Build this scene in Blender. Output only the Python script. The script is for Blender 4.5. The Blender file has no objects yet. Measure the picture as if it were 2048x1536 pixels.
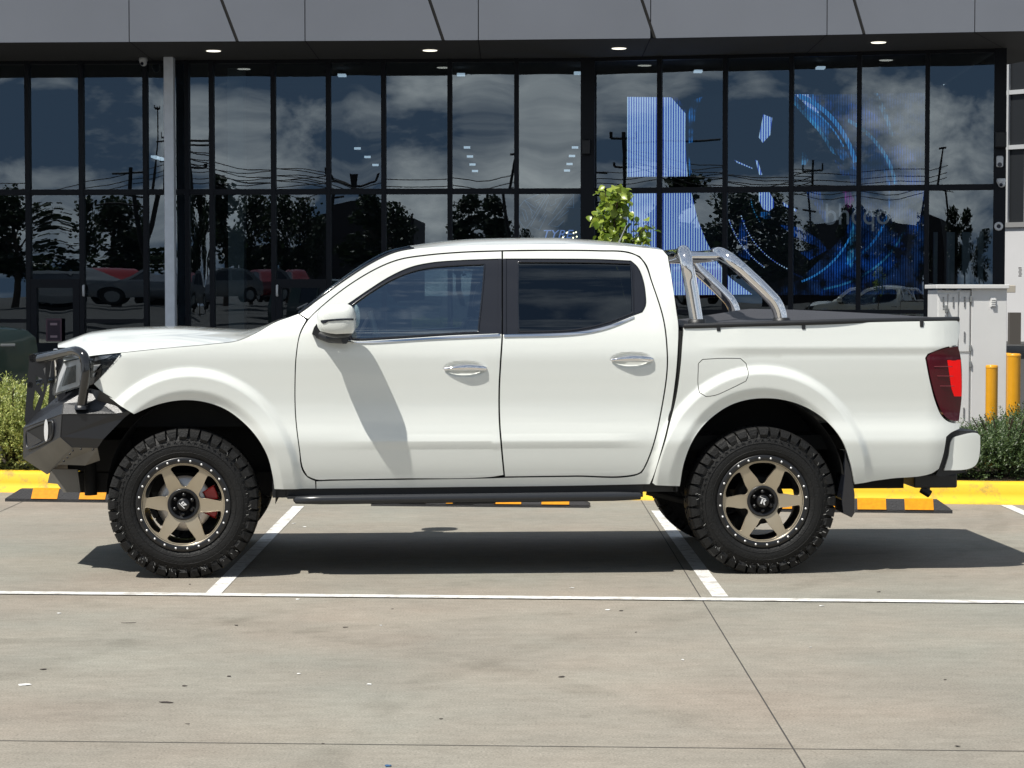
import bpy, bmesh, math, random
import numpy as np
from mathutils import Vector, Matrix
from mathutils.geometry import delaunay_2d_cdt
R = math.radians
random.seed(4)
S = bpy.context.scene
COL = S.collection

# ---------------------------------------------------------------- camera
F = 4380.0          # focal length in source pixels (2048 wide)
H = 1.53            # eye height
PITCH = math.atan(178.0 / F)
cd = bpy.data.cameras.new('camera')
cam = bpy.data.objects.new('camera', cd); COL.objects.link(cam)
cam.location = (0, 0, H)
cam.rotation_euler = (math.pi / 2 - PITCH, 0, 0)
cd.sensor_width = 36.0
cd.lens = 36.0 * F / 2048.0
cd.clip_start = 0.1; cd.clip_end = 2000
S.camera = cam
S.render.resolution_x = 1024; S.render.resolution_y = 768
# ---------------------------------------------------------------- sun, sky
SUNDIR = Vector((0.42, 0.33, -1.0)).normalized()      # direction the light travels
ELEV = math.asin(-SUNDIR.z)
ld = bpy.data.lights.new('sun', 'SUN'); ld.energy = 5.0; ld.angle = R(0.53); ld.color = (1.0, 0.96, 0.885)
lo = bpy.data.objects.new('sun', ld); COL.objects.link(lo)
lo.rotation_euler = SUNDIR.to_track_quat('-Z', 'Y').to_euler()
W = bpy.data.worlds.new('World'); S.world = W; W.use_nodes = True
nt = W.node_tree; nt.nodes.clear()
wo = nt.nodes.new('ShaderNodeOutputWorld'); bg = nt.nodes.new('ShaderNodeBackground')
sky = nt.nodes.new('ShaderNodeTexSky'); sky.sky_type = 'NISHITA'; sky.sun_disc = False
sky.sun_elevation = ELEV
sky.sun_rotation = math.atan2(-SUNDIR.x, -SUNDIR.y)
sky.air_density = 1.0; sky.dust_density = 0.6; sky.ozone_density = 1.5
bg.inputs[1].default_value = 0.05
# clouds by direction
tc = nt.nodes.new('ShaderNodeTexCoord'); mp = nt.nodes.new('ShaderNodeMapping')
mp.inputs['Scale'].default_value = (1.0, 1.0, 2.0); mp.inputs['Location'].default_value = (0.35, 0.1, 0.0)
n1 = nt.nodes.new('ShaderNodeTexNoise'); n1.inputs['Scale'].default_value = 4.0; n1.inputs['Detail'].default_value = 9; n1.inputs['Roughness'].default_value = 0.6
cr = nt.nodes.new('ShaderNodeValToRGB'); cr.color_ramp.elements[0].position = 0.20; cr.color_ramp.elements[1].position = 0.42
n2 = nt.nodes.new('ShaderNodeTexNoise'); n2.inputs['Scale'].default_value = 13.0; n2.inputs['Detail'].default_value = 6; n2.inputs['Roughness'].default_value = .58
cc = nt.nodes.new('ShaderNodeValToRGB')
cc.color_ramp.elements[0].position = 0.45; cc.color_ramp.elements[0].color = (2.5, 3.9, 5.9, 1)
cc.color_ramp.elements[1].position = 0.72; cc.color_ramp.elements[1].color = (30, 30, 28.5, 1)
mx = nt.nodes.new('ShaderNodeMixRGB')
nt.links.new(tc.outputs['Generated'], mp.inputs[0]); nt.links.new(mp.outputs[0], n1.inputs[0]); nt.links.new(mp.outputs[0], n2.inputs[0])
nt.links.new(n1.outputs[0], cr.inputs[0]); nt.links.new(n2.outputs[0], cc.inputs[0])
sxz = nt.nodes.new('ShaderNodeSeparateXYZ'); nt.links.new(tc.outputs['Generated'], sxz.inputs[0])
mr = nt.nodes.new('ShaderNodeMapRange'); mr.inputs[1].default_value = .12; mr.inputs[2].default_value = .45; mr.inputs[3].default_value = 1.0; mr.inputs[4].default_value = .45
mm = nt.nodes.new('ShaderNodeMath'); mm.operation = 'MULTIPLY'; nt.links.new(sxz.outputs[2], mr.inputs[0]); nt.links.new(mr.outputs[0], mm.inputs[0]); nt.links.new(cr.outputs[0], mm.inputs[1])
nt.links.new(mm.outputs[0], mx.inputs[0]); nt.links.new(sky.outputs[0], mx.inputs[1]); nt.links.new(cc.outputs[0], mx.inputs[2])
nt.links.new(mx.outputs[0], bg.inputs[0]); nt.links.new(bg.outputs[0], wo.inputs[0])
S.view_settings.view_transform = 'Standard'; S.view_settings.look = 'None'
S.view_settings.exposure = 0.27; S.view_settings.gamma = 1.0
S.render.engine = 'CYCLES'
S.cycles.max_bounces = 8; S.cycles.transparent_max_bounces = 12

# ---------------------------------------------------------------- picture -> world
def ray(px, py):
    u = (px - 1024.0) / F; v = (768.0 - py) / F
    c, s = math.cos(PITCH), math.sin(PITCH)
    return Vector((u, c + v * s, -s + v * c))
CAM = Vector((0, 0, H))
def zpt(px, py, z=0.0):
    d = ray(px, py); return CAM + d * ((z - H) / d.z)
def ypt(px, py, Y):
    d = ray(px, py); return CAM + d * (Y / d.y)

# ---------------------------------------------------------------- materials
MATS = {}
def mat(name, col, rough=0.5, metal=0.0, coat=0.0, spec=0.5, noise=0.0, nscale=8.0, bump=0.0, bscale=60.0, emit=None, es=1.0, col2=None):
    if name in MATS: return MATS[name]
    m = bpy.data.materials.new(name); m.use_nodes = True; t = m.node_tree
    b = t.nodes['Principled BSDF']
    b.inputs['Base Color'].default_value = (*col, 1); b.inputs['Roughness'].default_value = rough
    b.inputs['Metallic'].default_value = metal; b.inputs['Coat Weight'].default_value = coat
    b.inputs['Coat Roughness'].default_value = 0.04; b.inputs['Specular IOR Level'].default_value = spec
    tcn = t.nodes.new('ShaderNodeTexCoord')
    if noise or col2:
        n = t.nodes.new('ShaderNodeTexNoise'); n.inputs['Scale'].default_value = nscale; n.inputs['Detail'].default_value = 6
        r = t.nodes.new('ShaderNodeValToRGB'); r.color_ramp.elements[0].position = .3; r.color_ramp.elements[1].position = .7
        c2 = col2 or tuple(min(1, c * (1 + noise)) for c in col)
        c1 = col if col2 else tuple(c * (1 - noise) for c in col)
        r.color_ramp.elements[0].color = (*c1, 1); r.color_ramp.elements[1].color = (*c2, 1)
        t.links.new(tcn.outputs['Object'], n.inputs[0]); t.links.new(n.outputs[0], r.inputs[0]); t.links.new(r.outputs[0], b.inputs['Base Color'])
    if bump:
        n = t.nodes.new('ShaderNodeTexNoise'); n.inputs['Scale'].default_value = bscale; n.inputs['Detail'].default_value = 5
        bp = t.nodes.new('ShaderNodeBump'); bp.inputs['Strength'].default_value = bump; bp.inputs['Distance'].default_value = 0.01
        t.links.new(tcn.outputs['Object'], n.inputs[0]); t.links.new(n.outputs[0], bp.inputs['Height']); t.links.new(bp.outputs[0], b.inputs['Normal'])
    if emit:
        b.inputs['Emission Color'].default_value = (*emit, 1); b.inputs['Emission Strength'].default_value = es
    MATS[name] = m; return m
def glassmat(name, tint, refl, rough=0.0):
    m = bpy.data.materials.new(name); m.use_nodes = True; t = m.node_tree; t.nodes.clear()
    o = t.nodes.new('ShaderNodeOutputMaterial'); mixs = t.nodes.new('ShaderNodeMixShader')
    tr = t.nodes.new('ShaderNodeBsdfTransparent'); tr.inputs[0].default_value = (*tint, 1)
    gl = t.nodes.new('ShaderNodeBsdfGlossy'); gl.inputs['Roughness'].default_value = rough; gl.inputs[0].default_value = (.80, .91, 1, 1)
    fr = t.nodes.new('ShaderNodeFresnel'); fr.inputs[0].default_value = 1.5
    ad = t.nodes.new('ShaderNodeMath'); ad.operation = 'ADD'; ad.use_clamp = True; ad.inputs[1].default_value = refl
    t.links.new(fr.outputs[0], ad.inputs[0]); t.links.new(ad.outputs[0], mixs.inputs[0])
    t.links.new(tr.outputs[0], mixs.inputs[1]); t.links.new(gl.outputs[0], mixs.inputs[2]); t.links.new(mixs.outputs[0], o.inputs[0])
    MATS[name] = m; return m
M_paint = mat('white_paint', (.73, .755, .72), .30, coat=1.0)
M_black = mat('black_plastic', (.012, .013, .015), .45, bump=.1, bscale=300)
M_matt = mat('underbody_black', (.006, .006, .006), .8)
M_piano = mat('gloss_black', (.012, .014, .02), .12, coat=.5)
M_steel = mat('powder_coated_steel', (.012, .013, .016), .33, spec=.6, bump=.15, bscale=500)
M_bash = mat('dusty_steel', (.15, .138, .118), .5, noise=.15, nscale=6)
M_tubeb = mat('gloss_black_tube', (.01, .01, .011), .12, coat=.8)
M_chrome = mat('chrome', (.88, .88, .90), .05, metal=1)
M_rubber = mat('tyre_rubber', (.0065, .0065, .0065), .6, spec=.35, noise=.35, nscale=14, bump=.35, bscale=90)
M_nib = mat('rubber_nib', (.35, .35, .34), .4)
M_bronze = mat('bronze_alloy', (.44, .375, .275), .32, metal=.5, noise=.06)
M_rimblk = mat('rim_black', (.008, .008, .009), .35, coat=.2)
M_bolt = mat('bolt_silver', (.75, .75, .75), .3, metal=.4)
M_disc = mat('brake_disc', (.45, .43, .41), .3, metal=.9)
M_red = mat('caliper_red', (.35, .01, .012), .35, coat=.4)
M_logo = mat('logo_white', (.75, .75, .75), .4)
M_applique = mat('door_applique', (.010, .012, .019), .33)
M_vinyl = mat('tonneau_vinyl', (.035, .035, .04), .55, bump=.25, bscale=220)
M_tint = glassmat('rear_window_glass', (.04, .04, .05), .04)
M_fglass = glassmat('front_window_glass', (.80, .92, .92), .24)
M_lens = glassmat('lamp_lens', (.85, .85, .85), .03)
M_seat = mat('seat_cloth', (.13, .13, .135), .8)
M_greyi = mat('interior_trim', (.22, .23, .23), .6)
M_step = mat('step_satin_black', (.022, .024, .028), .27)
M_refl = mat('reflector_silver', (.75, .77, .80), .25, metal=.35)
M_tail = mat('tail_lamp_dark', (.075, .003, .010), .12, spec=.3, coat=.25)
M_tailr = mat('tail_lamp_red', (.60, .003, .003), .35, spec=.2, emit=(1, .004, .004), es=.38)
M_taill = mat('tail_lamp_line', (.18, .02, .03), .2, coat=.8)

# ---------------------------------------------------------------- objects
def tag(o, label=None, cat=None, group=None, kind=None):
    if label: o['label'] = label
    if cat: o['category'] = cat
    if group: o['group'] = group
    if kind: o['kind'] = kind
    return o
def empty(name, loc, rz=0, label=None, cat=None, group=None):
    o = bpy.data.objects.new(name, None); COL.objects.link(o); o.location = loc; o.rotation_euler = (0, 0, rz)
    o.empty_display_size = .1
    return tag(o, label, cat, group)
class MB:
    def __init__(s): s.v = []; s.f = []; s.m = []; s.s = []; s.n = None
    def add(s, vs, fs, mi=0, smooth=False):
        k = len(s.v); s.v += [tuple(p) for p in vs]
        for f in fs: s.f.append([k + i for i in f]); s.m.append(mi); s.s.append(smooth)
    def box(s, a, b, mi=0, mtx=None, bev=0.0):
        x0, y0, z0 = a; x1, y1, z1 = b
        if bev > 0:
            bm = bmesh.new(); bmesh.ops.create_cube(bm, size=1)
            for v in bm.verts:
                v.co = Vector(((x0 + x1) / 2 + v.co.x * (x1 - x0), (y0 + y1) / 2 + v.co.y * (y1 - y0), (z0 + z1) / 2 + v.co.z * (z1 - z0)))
            bmesh.ops.bevel(bm, geom=bm.edges[:], offset=bev, segments=2, affect='EDGES', profile=.5)
            s.addbm(bm, mi, mtx); return
        vs = [Vector(p) for p in ((x0,y0,z0),(x1,y0,z0),(x1,y1,z0),(x0,y1,z0),(x0,y0,z1),(x1,y0,z1),(x1,y1,z1),(x0,y1,z1))]
        if mtx: vs = [mtx @ v for v in vs]
        s.add(vs, [(0,3,2,1),(4,5,6,7),(0,1,5,4),(1,2,6,5),(2,3,7,6),(3,0,4,7)], mi)
    def addbm(s, bm, mi=0, mtx=None, smooth=False):
        bm.verts.index_update()
        s.add([(mtx @ v.co) if mtx else v.co.copy() for v in bm.verts], [[v.index for v in f.verts] for f in bm.faces], mi, smooth); bm.free()
    def prism(s, poly, ext, mi=0):
        """poly: list of 3D points (planar), extruded along ext"""
        n = len(poly); e = Vector(ext); A = [Vector(p) for p in poly]
        nrm = Vector((0, 0, 0))
        for i in range(n): nrm += A[i].cross(A[(i + 1) % n])
        if nrm.dot(e) > 0: A = A[::-1]
        vs = A + [p + e for p in A]
        fs = [list(range(n)), list(range(2 * n - 1, n - 1, -1))] + [[(i + 1) % n, i, n + i, n + (i + 1) % n] for i in range(n)]
        s.add(vs, fs, mi)
    def tube(s, pts, r, n=12, mi=0, caps=True, closed=False):
        P = [Vector(p) for p in pts]; m = len(P); rr = r if isinstance(r, (list, tuple)) else [r] * m
        T = []
        for i in range(m):
            a = P[i - 1] if (i > 0 or closed) else P[i]; b = P[(i + 1) % m] if (i < m - 1 or closed) else P[i]
            T.append((b - a).normalized())
        up = Vector((0, 0, 1)) if abs(T[0].z) < .9 else Vector((1, 0, 0))
        u = T[0].cross(up).normalized(); vs = []
        for i in range(m):
            u = (u - T[i] * u.dot(T[i])).normalized(); w = T[i].cross(u)
            for k in range(n):
                a = 2 * math.pi * k / n; vs.append(P[i] + (u * math.cos(a) + w * math.sin(a)) * rr[i])
        fs = []
        for i in range(m if closed else m - 1):
            j = (i + 1) % m
            for k in range(n):
                l = (k + 1) % n; fs.append((i * n + k, j * n + k, j * n + l, i * n + l))
        s.add(vs, fs, mi, True)
        if caps and not closed:
            s.add(vs[:n], [list(range(n))], mi); s.add(vs[-n:], [list(range(n - 1, -1, -1))], mi)
    def lathe(s, prof, c, axis='y', n=48, mi=0, smooth=True, closed=False):
        """prof: list of (r, a) ; a along axis"""
        vs = []
        for (r, a) in prof:
            for k in range(n):
                t = 2 * math.pi * k / n; p, q = r * math.cos(t), r * math.sin(t)
                vs.append((c[0] + p, c[1] + a, c[2] + q) if axis == 'y' else (c[0] + p, c[1] + q, c[2] + a))
        fs = []; m = len(prof)
        for i in range(m if closed else m - 1):
            j = (i + 1) % m
            for k in range(n):
                l = (k + 1) % n; fs.append((i * n + k, i * n + l, j * n + l, j * n + k) if axis == 'z' else (i * n + k, j * n + k, j * n + l, i * n + l))
        s.add(vs, fs, mi, smooth)
    def grid(s, P, mi=0, smooth=True, flip=False):
        a = len(P); b = len(P[0]); vs = [p for row in P for p in row]; fs = []
        for i in range(a - 1):
            for j in range(b - 1):
                q = (i * b + j, i * b + j + 1, (i + 1) * b + j + 1, (i + 1) * b + j)
                fs.append(q[::-1] if flip else q)
        s.add(vs, fs, mi, smooth)
    def build(s, name, mats, parent=None, loc=None, bevel=0.0, autosm=None):
        me = bpy.data.meshes.new(name); me.from_pydata(s.v, [], s.f)
        if not isinstance(mats, (list, tuple)): mats = [mats]
        for m in mats: me.materials.append(m)
        me.polygons.foreach_set('material_index', s.m); me.polygons.foreach_set('use_smooth', s.s)
        me.update()
        o = bpy.data.objects.new(name, me); COL.objects.link(o)
        if parent: o.parent = parent
        if loc: o.location = loc
        if bevel:
            b = o.modifiers.new('bevel', 'BEVEL'); b.width = bevel; b.segments = 2; b.limit_method = 'ANGLE'; b.angle_limit = R(35)
        return o
def catmull(pts, closed=False, step=0.02, corner=38):
    P = [Vector(p) for p in pts]; n = len(P); out = []
    def isc(i):
        if not closed and (i == 0 or i == n - 1): return True
        a = P[i] - P[(i - 1) % n]; b = P[(i + 1) % n] - P[i]
        if a.length < 1e-9 or b.length < 1e-9: return True
        return a.angle(b) > R(corner)
    for i in range(n if closed else n - 1):
        p1, p2 = P[i], P[(i + 1) % n]
        p0 = P[(i - 1) % n] if not isc(i) else p1 - (p2 - p1)
        p3 = P[(i + 2) % n] if not isc((i + 1) % n) else p2 + (p2 - p1)
        L = (p2 - p1).length; k = max(1, int(round(L / step)))
        # centripetal-ish scaling of tangents
        d0 = max((p1 - p0).length, 1e-6); d2 = max((p3 - p2).length, 1e-6)
        t1 = ((p1 - p0) / d0 + (p2 - p1) / L).normalized() * L; t2 = ((p2 - p1) / L + (p3 - p2) / d2).normalized() * L
        for j in range(k):
            t = j / k; h1 = 2*t**3 - 3*t**2 + 1; h2 = -2*t**3 + 3*t**2; h3 = t**3 - 2*t**2 + t; h4 = t**3 - t**2
            out.append(p1 * h1 + p2 * h2 + t1 * h3 + t2 * h4)
    if not closed: out.append(P[-1])
    return out
def inside(poly, X, Y):
    r = np.zeros(X.shape, bool); n = len(poly)
    for i in range(n):
        x1, y1 = poly[i]; x2, y2 = poly[(i + 1) % n]
        if y1 == y2: continue
        c = ((y1 > Y) != (y2 > Y)) & (X < (x2 - x1) * (Y - y1) / (y2 - y1) + x1); r ^= c
    return r
def dist2poly(poly, X, Y):
    d = np.full(X.shape, 1e9); n = len(poly)
    for i in range(n):
        x1, y1 = poly[i]; x2, y2 = poly[(i + 1) % n]; dx, dy = x2 - x1, y2 - y1; L = dx * dx + dy * dy + 1e-12
        t = np.clip(((X - x1) * dx + (Y - y1) * dy) / L, 0, 1); d = np.minimum(d, np.hypot(X - x1 - t * dx, Y - y1 - t * dy))
    return d
def offset(poly, d):
    """shrink (d>0) or grow a closed 2-D polygon"""
    n = len(poly); A = 0
    for i in range(n): A += poly[i][0] * poly[(i + 1) % n][1] - poly[(i + 1) % n][0] * poly[i][1]
    s = 1 if A > 0 else -1; out = []
    for i in range(n):
        a = Vector(poly[i]) - Vector(poly[i - 1]); b = Vector(poly[(i + 1) % n]) - Vector(poly[i])
        if a.length < 1e-9: a = b
        if b.length < 1e-9: b = a
        na = Vector((-a.y, a.x)).normalized(); nb = Vector((-b.y, b.x)).normalized(); m = (na + nb)
        if m.length < .3: m = na
        m.normalize(); k = max(.5, m.dot(na)); out.append(tuple(Vector(poly[i]) + m * (s * d / k)))
    return out
def tri2d(outline, holes=(), h=.04, fine=(), rings=()):
    """constrained triangulation -> pts, tris, loops(list of index loops)"""
    pts = []; edges = []; loops = []
    for lp in [outline] + list(holes):
        k = len(pts); pts += [tuple(p) for p in lp]; n = len(lp); edges += [(k + i, k + (i + 1) % n) for i in range(n)]; loops.append(list(range(k, k + n)))
    A = np.array(outline); x0, y0 = A.min(0); x1, y1 = A.max(0)
    X, Y = np.meshgrid(np.arange(x0 + h / 2, x1, h), np.arange(y0 + h / 2, y1, h)); X = X + (np.arange(X.shape[0])[:, None] % 2) * h / 2
    X = X.ravel(); Y = Y.ravel()
    for (xc, yc, a, b, sp) in fine:
        fx, fy = np.meshgrid(np.arange(xc - a, xc + a, sp), np.arange(yc - b, yc + b, sp)); fx = fx.ravel(); fy = fy.ravel()
        keep = (np.abs(X - xc) > a + sp) | (np.abs(Y - yc) > b + sp); X = np.concatenate([X[keep], fx]); Y = np.concatenate([Y[keep], fy])
    for (xc, yc, ax, az, rmin, rmax, dr) in rings:
        rho = np.hypot((X - xc) / ax, (Y - yc) / az); keep = (rho < rmin - dr) | (rho > rmax + dr * .7); nx_, ny_ = [X[keep]], [Y[keep]]
        rr_ = rmin
        while rr_ <= rmax:
            th = np.linspace(-.6, math.pi + .6, 170); nx_.append(xc + ax * rr_ * np.cos(th)); ny_.append(yc + az * rr_ * np.sin(th)); rr_ += dr
        X = np.concatenate(nx_); Y = np.concatenate(ny_)
    if rings: ok = inside(outline, X, Y) & (dist2poly(outline, X, Y) > .007)
    else: ok = inside(outline, X, Y) & (dist2poly(outline, X, Y) > (h * .35 if not (fine or rings) else .004))
    for hl in holes: ok &= ~inside(hl, X, Y) & (dist2poly(hl, X, Y) > h * .3)
    pts += list(zip(X[ok].tolist(), Y[ok].tolist()))
    r = delaunay_2d_cdt([Vector(p) for p in pts], edges, [], 0, 1e-6)
    V = [tuple(v) for v in r[0]]; T = r[2]; C = np.array([[sum(V[i][0] for i in t) / 3, sum(V[i][1] for i in t) / 3] for t in T])
    k = inside(outline, C[:, 0], C[:, 1])
    for hl in holes: k &= ~inside(hl, C[:, 0], C[:, 1])
    # map loops
    mp_ = {}
    for i, o_ in enumerate(r[3]):
        for j in o_: mp_[j] = i
    loops = [[mp_[i] for i in lp] for lp in loops]
    T = [list(t) for t, q in zip(T, k) if q]
    out = []
    for t in T:
        a, b, c = [V[i] for i in t]
        if (b[0]-a[0])*(c[1]-a[1]) - (c[0]-a[0])*(b[1]-a[1]) < 0: t = t[::-1]
        out.append(t)
    return V, out, loops
def textmesh(txt, size, name, mtx, m, parent=None, ext=.002, shear=0.0, align='LEFT'):
    c = bpy.data.curves.new(name, 'FONT'); c.body = txt; c.size = size; c.extrude = ext; c.shear = shear; c.align_x = align
    o = bpy.data.objects.new(name, c); COL.objects.link(o); dg = bpy.context.evaluated_depsgraph_get()
    me = bpy.data.meshes.new_from_object(o.evaluated_get(dg)); bpy.data.objects.remove(o); me.transform(mtx); me.materials.clear(); me.materials.append(m)
    q = bpy.data.objects.new(name, me); COL.objects.link(q)
    if parent: q.parent = parent
    return q
def copytree(o, parent=None):
    c = o.copy(); COL.objects.link(c)
    if parent: c.parent = parent
    for ch in list(o.children): copytree(ch, c)
    return c
# ================================================================= THE TRUCK
TO = Vector((-.211, 11.86, 0)); TYAW = R(3.4)
truck = empty('pickup_truck', TO, TYAW, 'lifted white double cab pickup truck parked side-on in the middle of the car park', 'pickup truck')
YC = .95
ct, st_ = math.cos(TYAW), math.sin(TYAW)
def Lp(px, py, yl):
    d = ray(px, py); n = Vector((-st_, ct, 0)); o = CAM - TO
    t = (yl - o.dot(n)) / d.dot(n); p = o + d * t
    return (p.x * ct + p.y * st_, p.z)
prof_z = [.30, .45, .50, .58, .68, .73, .77, .84, .92, 1.02, 1.12, 1.22, 1.31, 1.40, 1.60, 1.76, 1.82, 1.9]
prof_y = [.12, .056, .040, .020, .006, .002, .005, .018, .026, .027, .025, .027, .046, .078, .152, .218, .262, .34]
tub_y = [.12, .060, .042, .020, .004, .0, .006, .022, .026, .022, .018, .020, .034, .05, .1, .2, .2, .2]
def spl(xs, ys):
    xs = np.array(xs); ys = np.array(ys); d = np.diff(ys) / np.diff(xs); m = np.zeros(len(xs)); m[1:-1] = (d[1:] + d[:-1]) / 2; m[0] = d[0]; m[-1] = d[-1]
    def f(x):
        x = np.clip(x, xs[0], xs[-1]); i = np.clip(np.searchsorted(xs, x) - 1, 0, len(xs) - 2); h = xs[i + 1] - xs[i]; t = (x - xs[i]) / h
        return ys[i]*(2*t**3-3*t**2+1) + ys[i+1]*(-2*t**3+3*t**2) + m[i]*h*(t**3-2*t**2+t) + m[i+1]*h*(t**3-t**2)
    return f
F1 = spl(prof_z, prof_y); F2 = spl(prof_z, tub_y)
def sm(a, b, x): t = np.clip((x - a) / (b - a), 0, 1); return t * t * (3 - 2 * t)
DIMPLE = []
def body(x, z):
    x = np.asarray(x, float); z = np.asarray(z, float)
    y = F1(z) + (F2(z) - F1(z)) * sm(.95, 1.15, x)
    y = y + .02
    # waist kick fades out towards the wheels
    for (xc, zc, ax, az) in ((-1.525, .455, .445, .505), (1.585, .455, .46, .51)):
        rho = np.hypot((x - xc) / ax, (z - zc) / az)
        g = (.30 + .70 * sm(.98, 1.13, rho)) * (1 - sm(1.25, 1.37, rho))
        y = y - .031 * g
    zr = .735; y = y - .0055 * np.maximum(0, 1 - np.abs(z - zr) / .042) * sm(-.85, -.25, x) * sm(1.0, .7, x)
    dn = np.maximum(0, -1.84 - x); y = y + 1.25 * dn ** 2
    dr = np.maximum(0, x - 2.50); y = y + 1.6 * dr ** 2
    dh = np.maximum(0, z - 1.185 - .12 * np.clip(x + 1.9, 0, 2)) * sm(-.75, -1.0, x); y = y + 3.0 * dh ** 2   # fender top rolls in
    # tub shoulder
    y = y - .010 * sm(1.20, 1.25, z) * sm(1.2, 1.5, x)
    for (a, b, ra, rb) in DIMPLE:
        q = 1 - ((x - a) / ra) ** 2 - ((z - b) / rb) ** 2; y = y + .020 * sm(0, .55, q)
    return y
def LB(px, py, d=0.0):
    yl = .05
    for _ in range(5): x, z = Lp(px, py, yl); yl = float(body(x, z)) + d
    return (x, z)
def outl(pts, d=0.0, step=.02, corner=38, shrink=0.0):
    q = [LB(p[0], p[1], d) for p in pts]; q = [tuple(v) for v in catmull(q, True, step, corner)]
    return offset(q, shrink) if shrink else q
def panel(name, outline, m, parent, side=1, holes=(), d=0.0, h=.02, thick=.022, fine=(), label=None, yfun=None, rings=()):
    V, T, loops = tri2d(outline, holes, h, fine, rings); A = np.array(V)
    fn = yfun or body; e = 1e-3
    y = fn(A[:, 0], A[:, 1]) + d
    gx = (fn(A[:, 0] + e, A[:, 1]) - fn(A[:, 0] - e, A[:, 1])) / (2 * e); gz = (fn(A[:, 0], A[:, 1] + e) - fn(A[:, 0], A[:, 1] - e)) / (2 * e)
    N = np.stack([gx, -np.ones_like(gx), gz], 1); N /= np.linalg.norm(N, axis=1)[:, None]
    vs = [(A[i, 0], y[i], A[i, 1]) for i in range(len(V))]; ns = [tuple(n) for n in N]; fs = [list(t) for t in T]
    for li, lp in enumerate(loops):
        n = len(lp); k = len(vs)
        ar = sum(V[lp[i]][0] * V[lp[(i+1) % n]][1] - V[lp[(i+1) % n]][0] * V[lp[i]][1] for i in range(n))
        sg = (1 if ar > 0 else -1) * (1 if li == 0 else -1)
        for i in lp:
            vs.append(vs[i]); vs.append((vs[i][0], vs[i][1] + thick, vs[i][2]))
        for i in range(n):
            a = Vector(V[lp[(i + 1) % n]]) - Vector(V[lp[i - 1]]); nn = Vector((a.y, 0, -a.x)) * sg
            if nn.length < 1e-9: nn = Vector((1, 0, 0))
            nn.normalize(); ns += [tuple(nn), tuple(nn)]
            j = (i + 1) % n; q = [k + 2 * i, k + 2 * i + 1, k + 2 * j + 1, k + 2 * j]
            fs.append(q if sg > 0 else q[::-1])
    if side < 0:
        vs = [(p[0], 2 * YC - p[1], p[2]) for p in vs]; ns = [(n[0], -n[1], n[2]) for n in ns]; fs = [f[::-1] for f in fs]
    me = bpy.data.meshes.new(name); me.from_pydata(vs, [], fs); me.materials.append(m)
    me.polygons.foreach_set('use_smooth', [True] * len(fs)); me.update(); me.normals_split_custom_set_from_vertices(ns)
    o = bpy.data.objects.new(name, me); COL.objects.link(o); o.parent = parent
    if label: o['label'] = label
    return o

# handles (dimples first so the surface function knows them)
hc1 = Lp(930, 738, .045); hc2 = Lp(1264, 720, .045)
for hc in (hc1, hc2): DIMPLE.append((hc[0], hc[1], .122, .045))

FD = [(617,640),(640,617),(700,570),(760,535),(800,520),(850,512),(920,506),(1003,503),(1003,560),(1003,670),(1000,720),(997,780),(998,850),(1003,910),(1007,950),(980,954),(800,957),(660,959),(632,959),(615,952),(606,936),(600,900),(592,830),(591,760),(594,705),(601,668)]
RD = [(1006,503),(1100,502),(1200,503),(1255,506),(1278,515),(1291,532),(1301,560),(1326,640),(1333,700),(1333,740),(1325,800),(1311,870),(1290,930),(1281,944),(1268,949),(1150,951),(1010,953),(1006,910),(1001,850),(1000,780),(1003,720),(1006,670),(1006,560)]
WF = [(686,614),(740,577),(780,552),(820,534),(860,525),(920,520),(1001.5,517),(1001.5,600),(1001.5,667),(900,671),(840,675),(760,680),(716,682),(690,680),(684,660)]
WR = [(1007.6,517),(1100,517),(1200,518),(1262,521),(1276,534),(1287,560),(1292,590),(1292,612),(1285,625),(1266,632),(1220,650),(1180,660),(1140,665),(1007.6,669),(1007.6,600)]
GF = [(702,612),(740,585),(780,561),(820,544),(860,535),(920,530),(969,528),(966,570),(961,620),(956,664),(900,667),(840,671),(760,676),(722,678),(704,676),(696,645)]
GR = [(1037,524),(1100,524),(1200,525),(1262,527),(1264,570),(1265,626),(1220,643),(1180,654),(1140,660),(1038,663),(1036,600)]
QG = [(1268,527),(1278,542),(1287,575),(1290,600),(1288,615),(1280,625),(1269,628),(1268,580)]
CF = [(690,681),(716,683),(760,681),(840,676),(900,672),(1000,668),(1000,673),(900,677),(840,680),(760,685),(720,686),(688,683)]
CR = [(1008,669),(1140,665),(1180,660),(1220,650),(1268,632),(1268,636),(1222,655),(1182,665),(1140,670),(1008,674)]
FEN = [(243,706),(330,697),(430,688),(475,682),(515,665),(548,646),(560,641),(578,635),(597,628),(612,640),(600,664),(592,705),(589,760),(590,830),(598,900),(604,940),(615,955),(630,962),(631,977),(549,978),(545,950),(535,912),(515,876),(485,843),(450,818),(410,804),(370,800),(330,805),(295,816),(268,828),(230,803),(200,780),(188,768),(215,740)]
CABS = [(600,628),(640,598),(700,555),(750,524),(790,506),(830,498),(880,494),(1000,490),(1150,489),(1240,492),(1300,497),(1325,500),(1335,512),(1343,560),(1352,620),(1356,650),(1355,700),(1350,760),(1340,825),(1322,900),(1305,955),(1299,968),(1150,971),(900,974),(633,977),(633,963),(660,962),(800,960),(980,957),(1010,956),(1150,954),(1270,952),(1284,946),(1293,931),(1314,870),(1328,800),(1336,740),(1336,700),(1329,640),(1304,560),(1294,530),(1280,512),(1257,503),(1200,500),(1100,499),(1006,500),(920,503),(850,509),(800,517),(760,532),(700,567),(640,614),(616,637)]
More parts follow.
